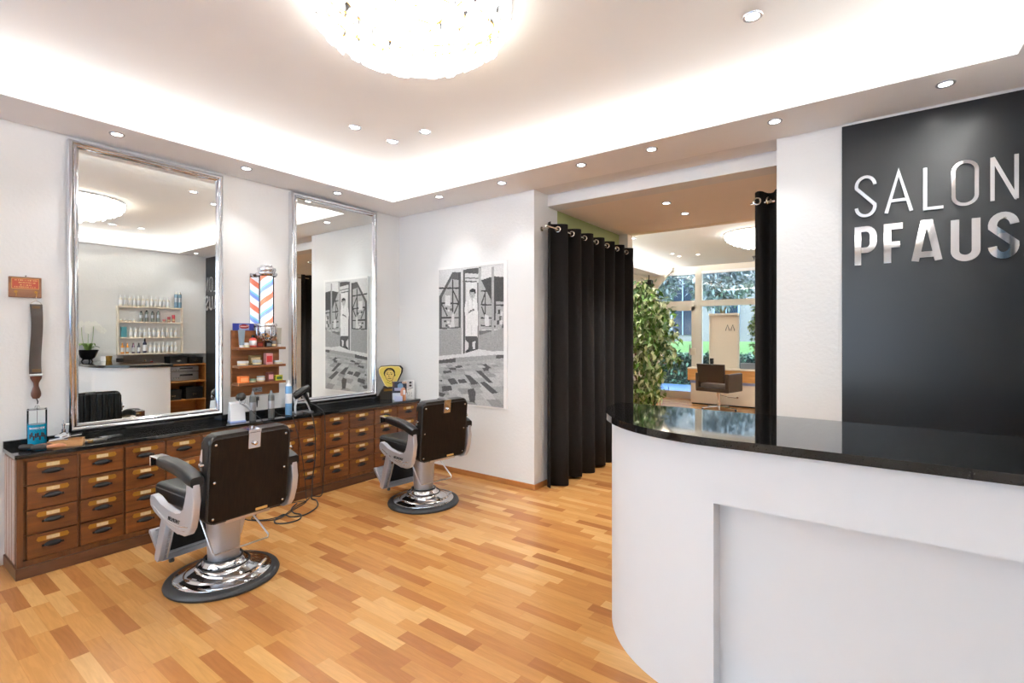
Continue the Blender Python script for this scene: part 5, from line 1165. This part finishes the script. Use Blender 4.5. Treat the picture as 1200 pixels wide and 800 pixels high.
for k in range(5):
    a_ = k*2*PI/5+.2; c_, s_ = math.cos(a_), math.sin(a_)
    MB().tube([(.02*c_, .02*s_, .075), (.2*c_, .2*s_, .055), (.31*c_, .31*s_, .045)], [.02, .014, .01], 8).build('base_arm', M['chrome'], t)
    MB().lathe([(0, 0), (.022, .006), (.022, .035), (0, .04)], (.31*c_, .31*s_, 0), 14).build('glide', M['mblack'], t)
MB().tube([(.0, 0, .3), (.2, -.02, .27), (.36, -.02, .27)], .006, 6).lathe([(0, 0), (.02, .004), (.02, .03), (0, .034)], (.37, -.02, .26), 12).build('pump_lever', M['chrome'], t)
# hood dryer on wheels beside the ficus
t = empty('hood_dryer', (1.0, 9.0, 0), 0, 'cream hood dryer on a wheeled stand, half behind the ficus', 'hood dryer')
MB().lathe([(.0, .16), (.09, .15), (.15, .10), (.17, .02), (.165, -.02), (.15, -.02), (.14, .06), (0, .10)], (.12, 0, 1.12), 28, Matrix.Rotation(R(75), 3, 'Y')).build('hood', M['cream'], t)
MB().ring((.29, 0, 1.09), .165, .018, (math.sin(R(75)), 0, -math.cos(R(75)) if 0 else .25), 26).build('hood_rim', mt('brown_rim', (130, 90, 66), rough=.4), t)
MB().tube([(0, 0, .08), (0, 0, 1.1), (.05, 0, 1.28), (.2, 0, 1.36)], .014, 10, smoothpts=4).build('pole', M['chrome'], t)
MB().prism([(.12, 1.34), (.36, 1.33), (.38, 1.37), (.30, 1.40), (.12, 1.38)], XZ, -.05, .05, .01).build('arm_cover', M['wplastic'], t)
for k in range(5):
    a_ = k*2*PI/5+.1; c_, s_ = math.cos(a_), math.sin(a_); MB().tube([(0, 0, .1), (.28*c_, .28*s_, .07)], .012, 8).build('base_arm', M['chrome'], t)
    MB().lathe([(0, -.012), (.03, -.012), (.032, 0), (.03, .012), (0, .012)], (.29*c_, .29*s_, .033), 16, Matrix.Rotation(PI/2, 3, 'X')).build('castor', M['mblack'], t)
# speaker under the far soffit
t = empty('wall_speaker', (.32, 10.9, 2.55), 0, 'small black speaker hanging under the far room soffit behind the ficus', 'speaker'); MB().box(-.08, .08, -.08, .08, -.14, .14, .01).build('cabinet', M['mblack'], t); MB().lathe([(0, 0), (.05, 0), (.06, .01), (.055, .012), (0, .004)], (0, -.08, -.03), 20, Matrix.Rotation(PI/2, 3, 'X')).build('cone', M['gray'], t); MB().cyl((0, 0, .14), (0, 0, .26), .01).build('bracket', M['mblack'], t)
# curtain of the far window's sprinkler head
t = empty('smoke_detector', (2.55, 10.6, ZC+.04), 0, 'small dark sensor on the ceiling above the far window', 'sensor'); MB().lathe([(0, 0), (.035, 0), (.03, -.02), (.012, -.03), (.01, -.07), (0, -.075)], n=16).build('body', M['gray'], t); MB().ring((0, 0, -.01), .034, .004, n=16, m=6).build('ring', M['steel'], t)
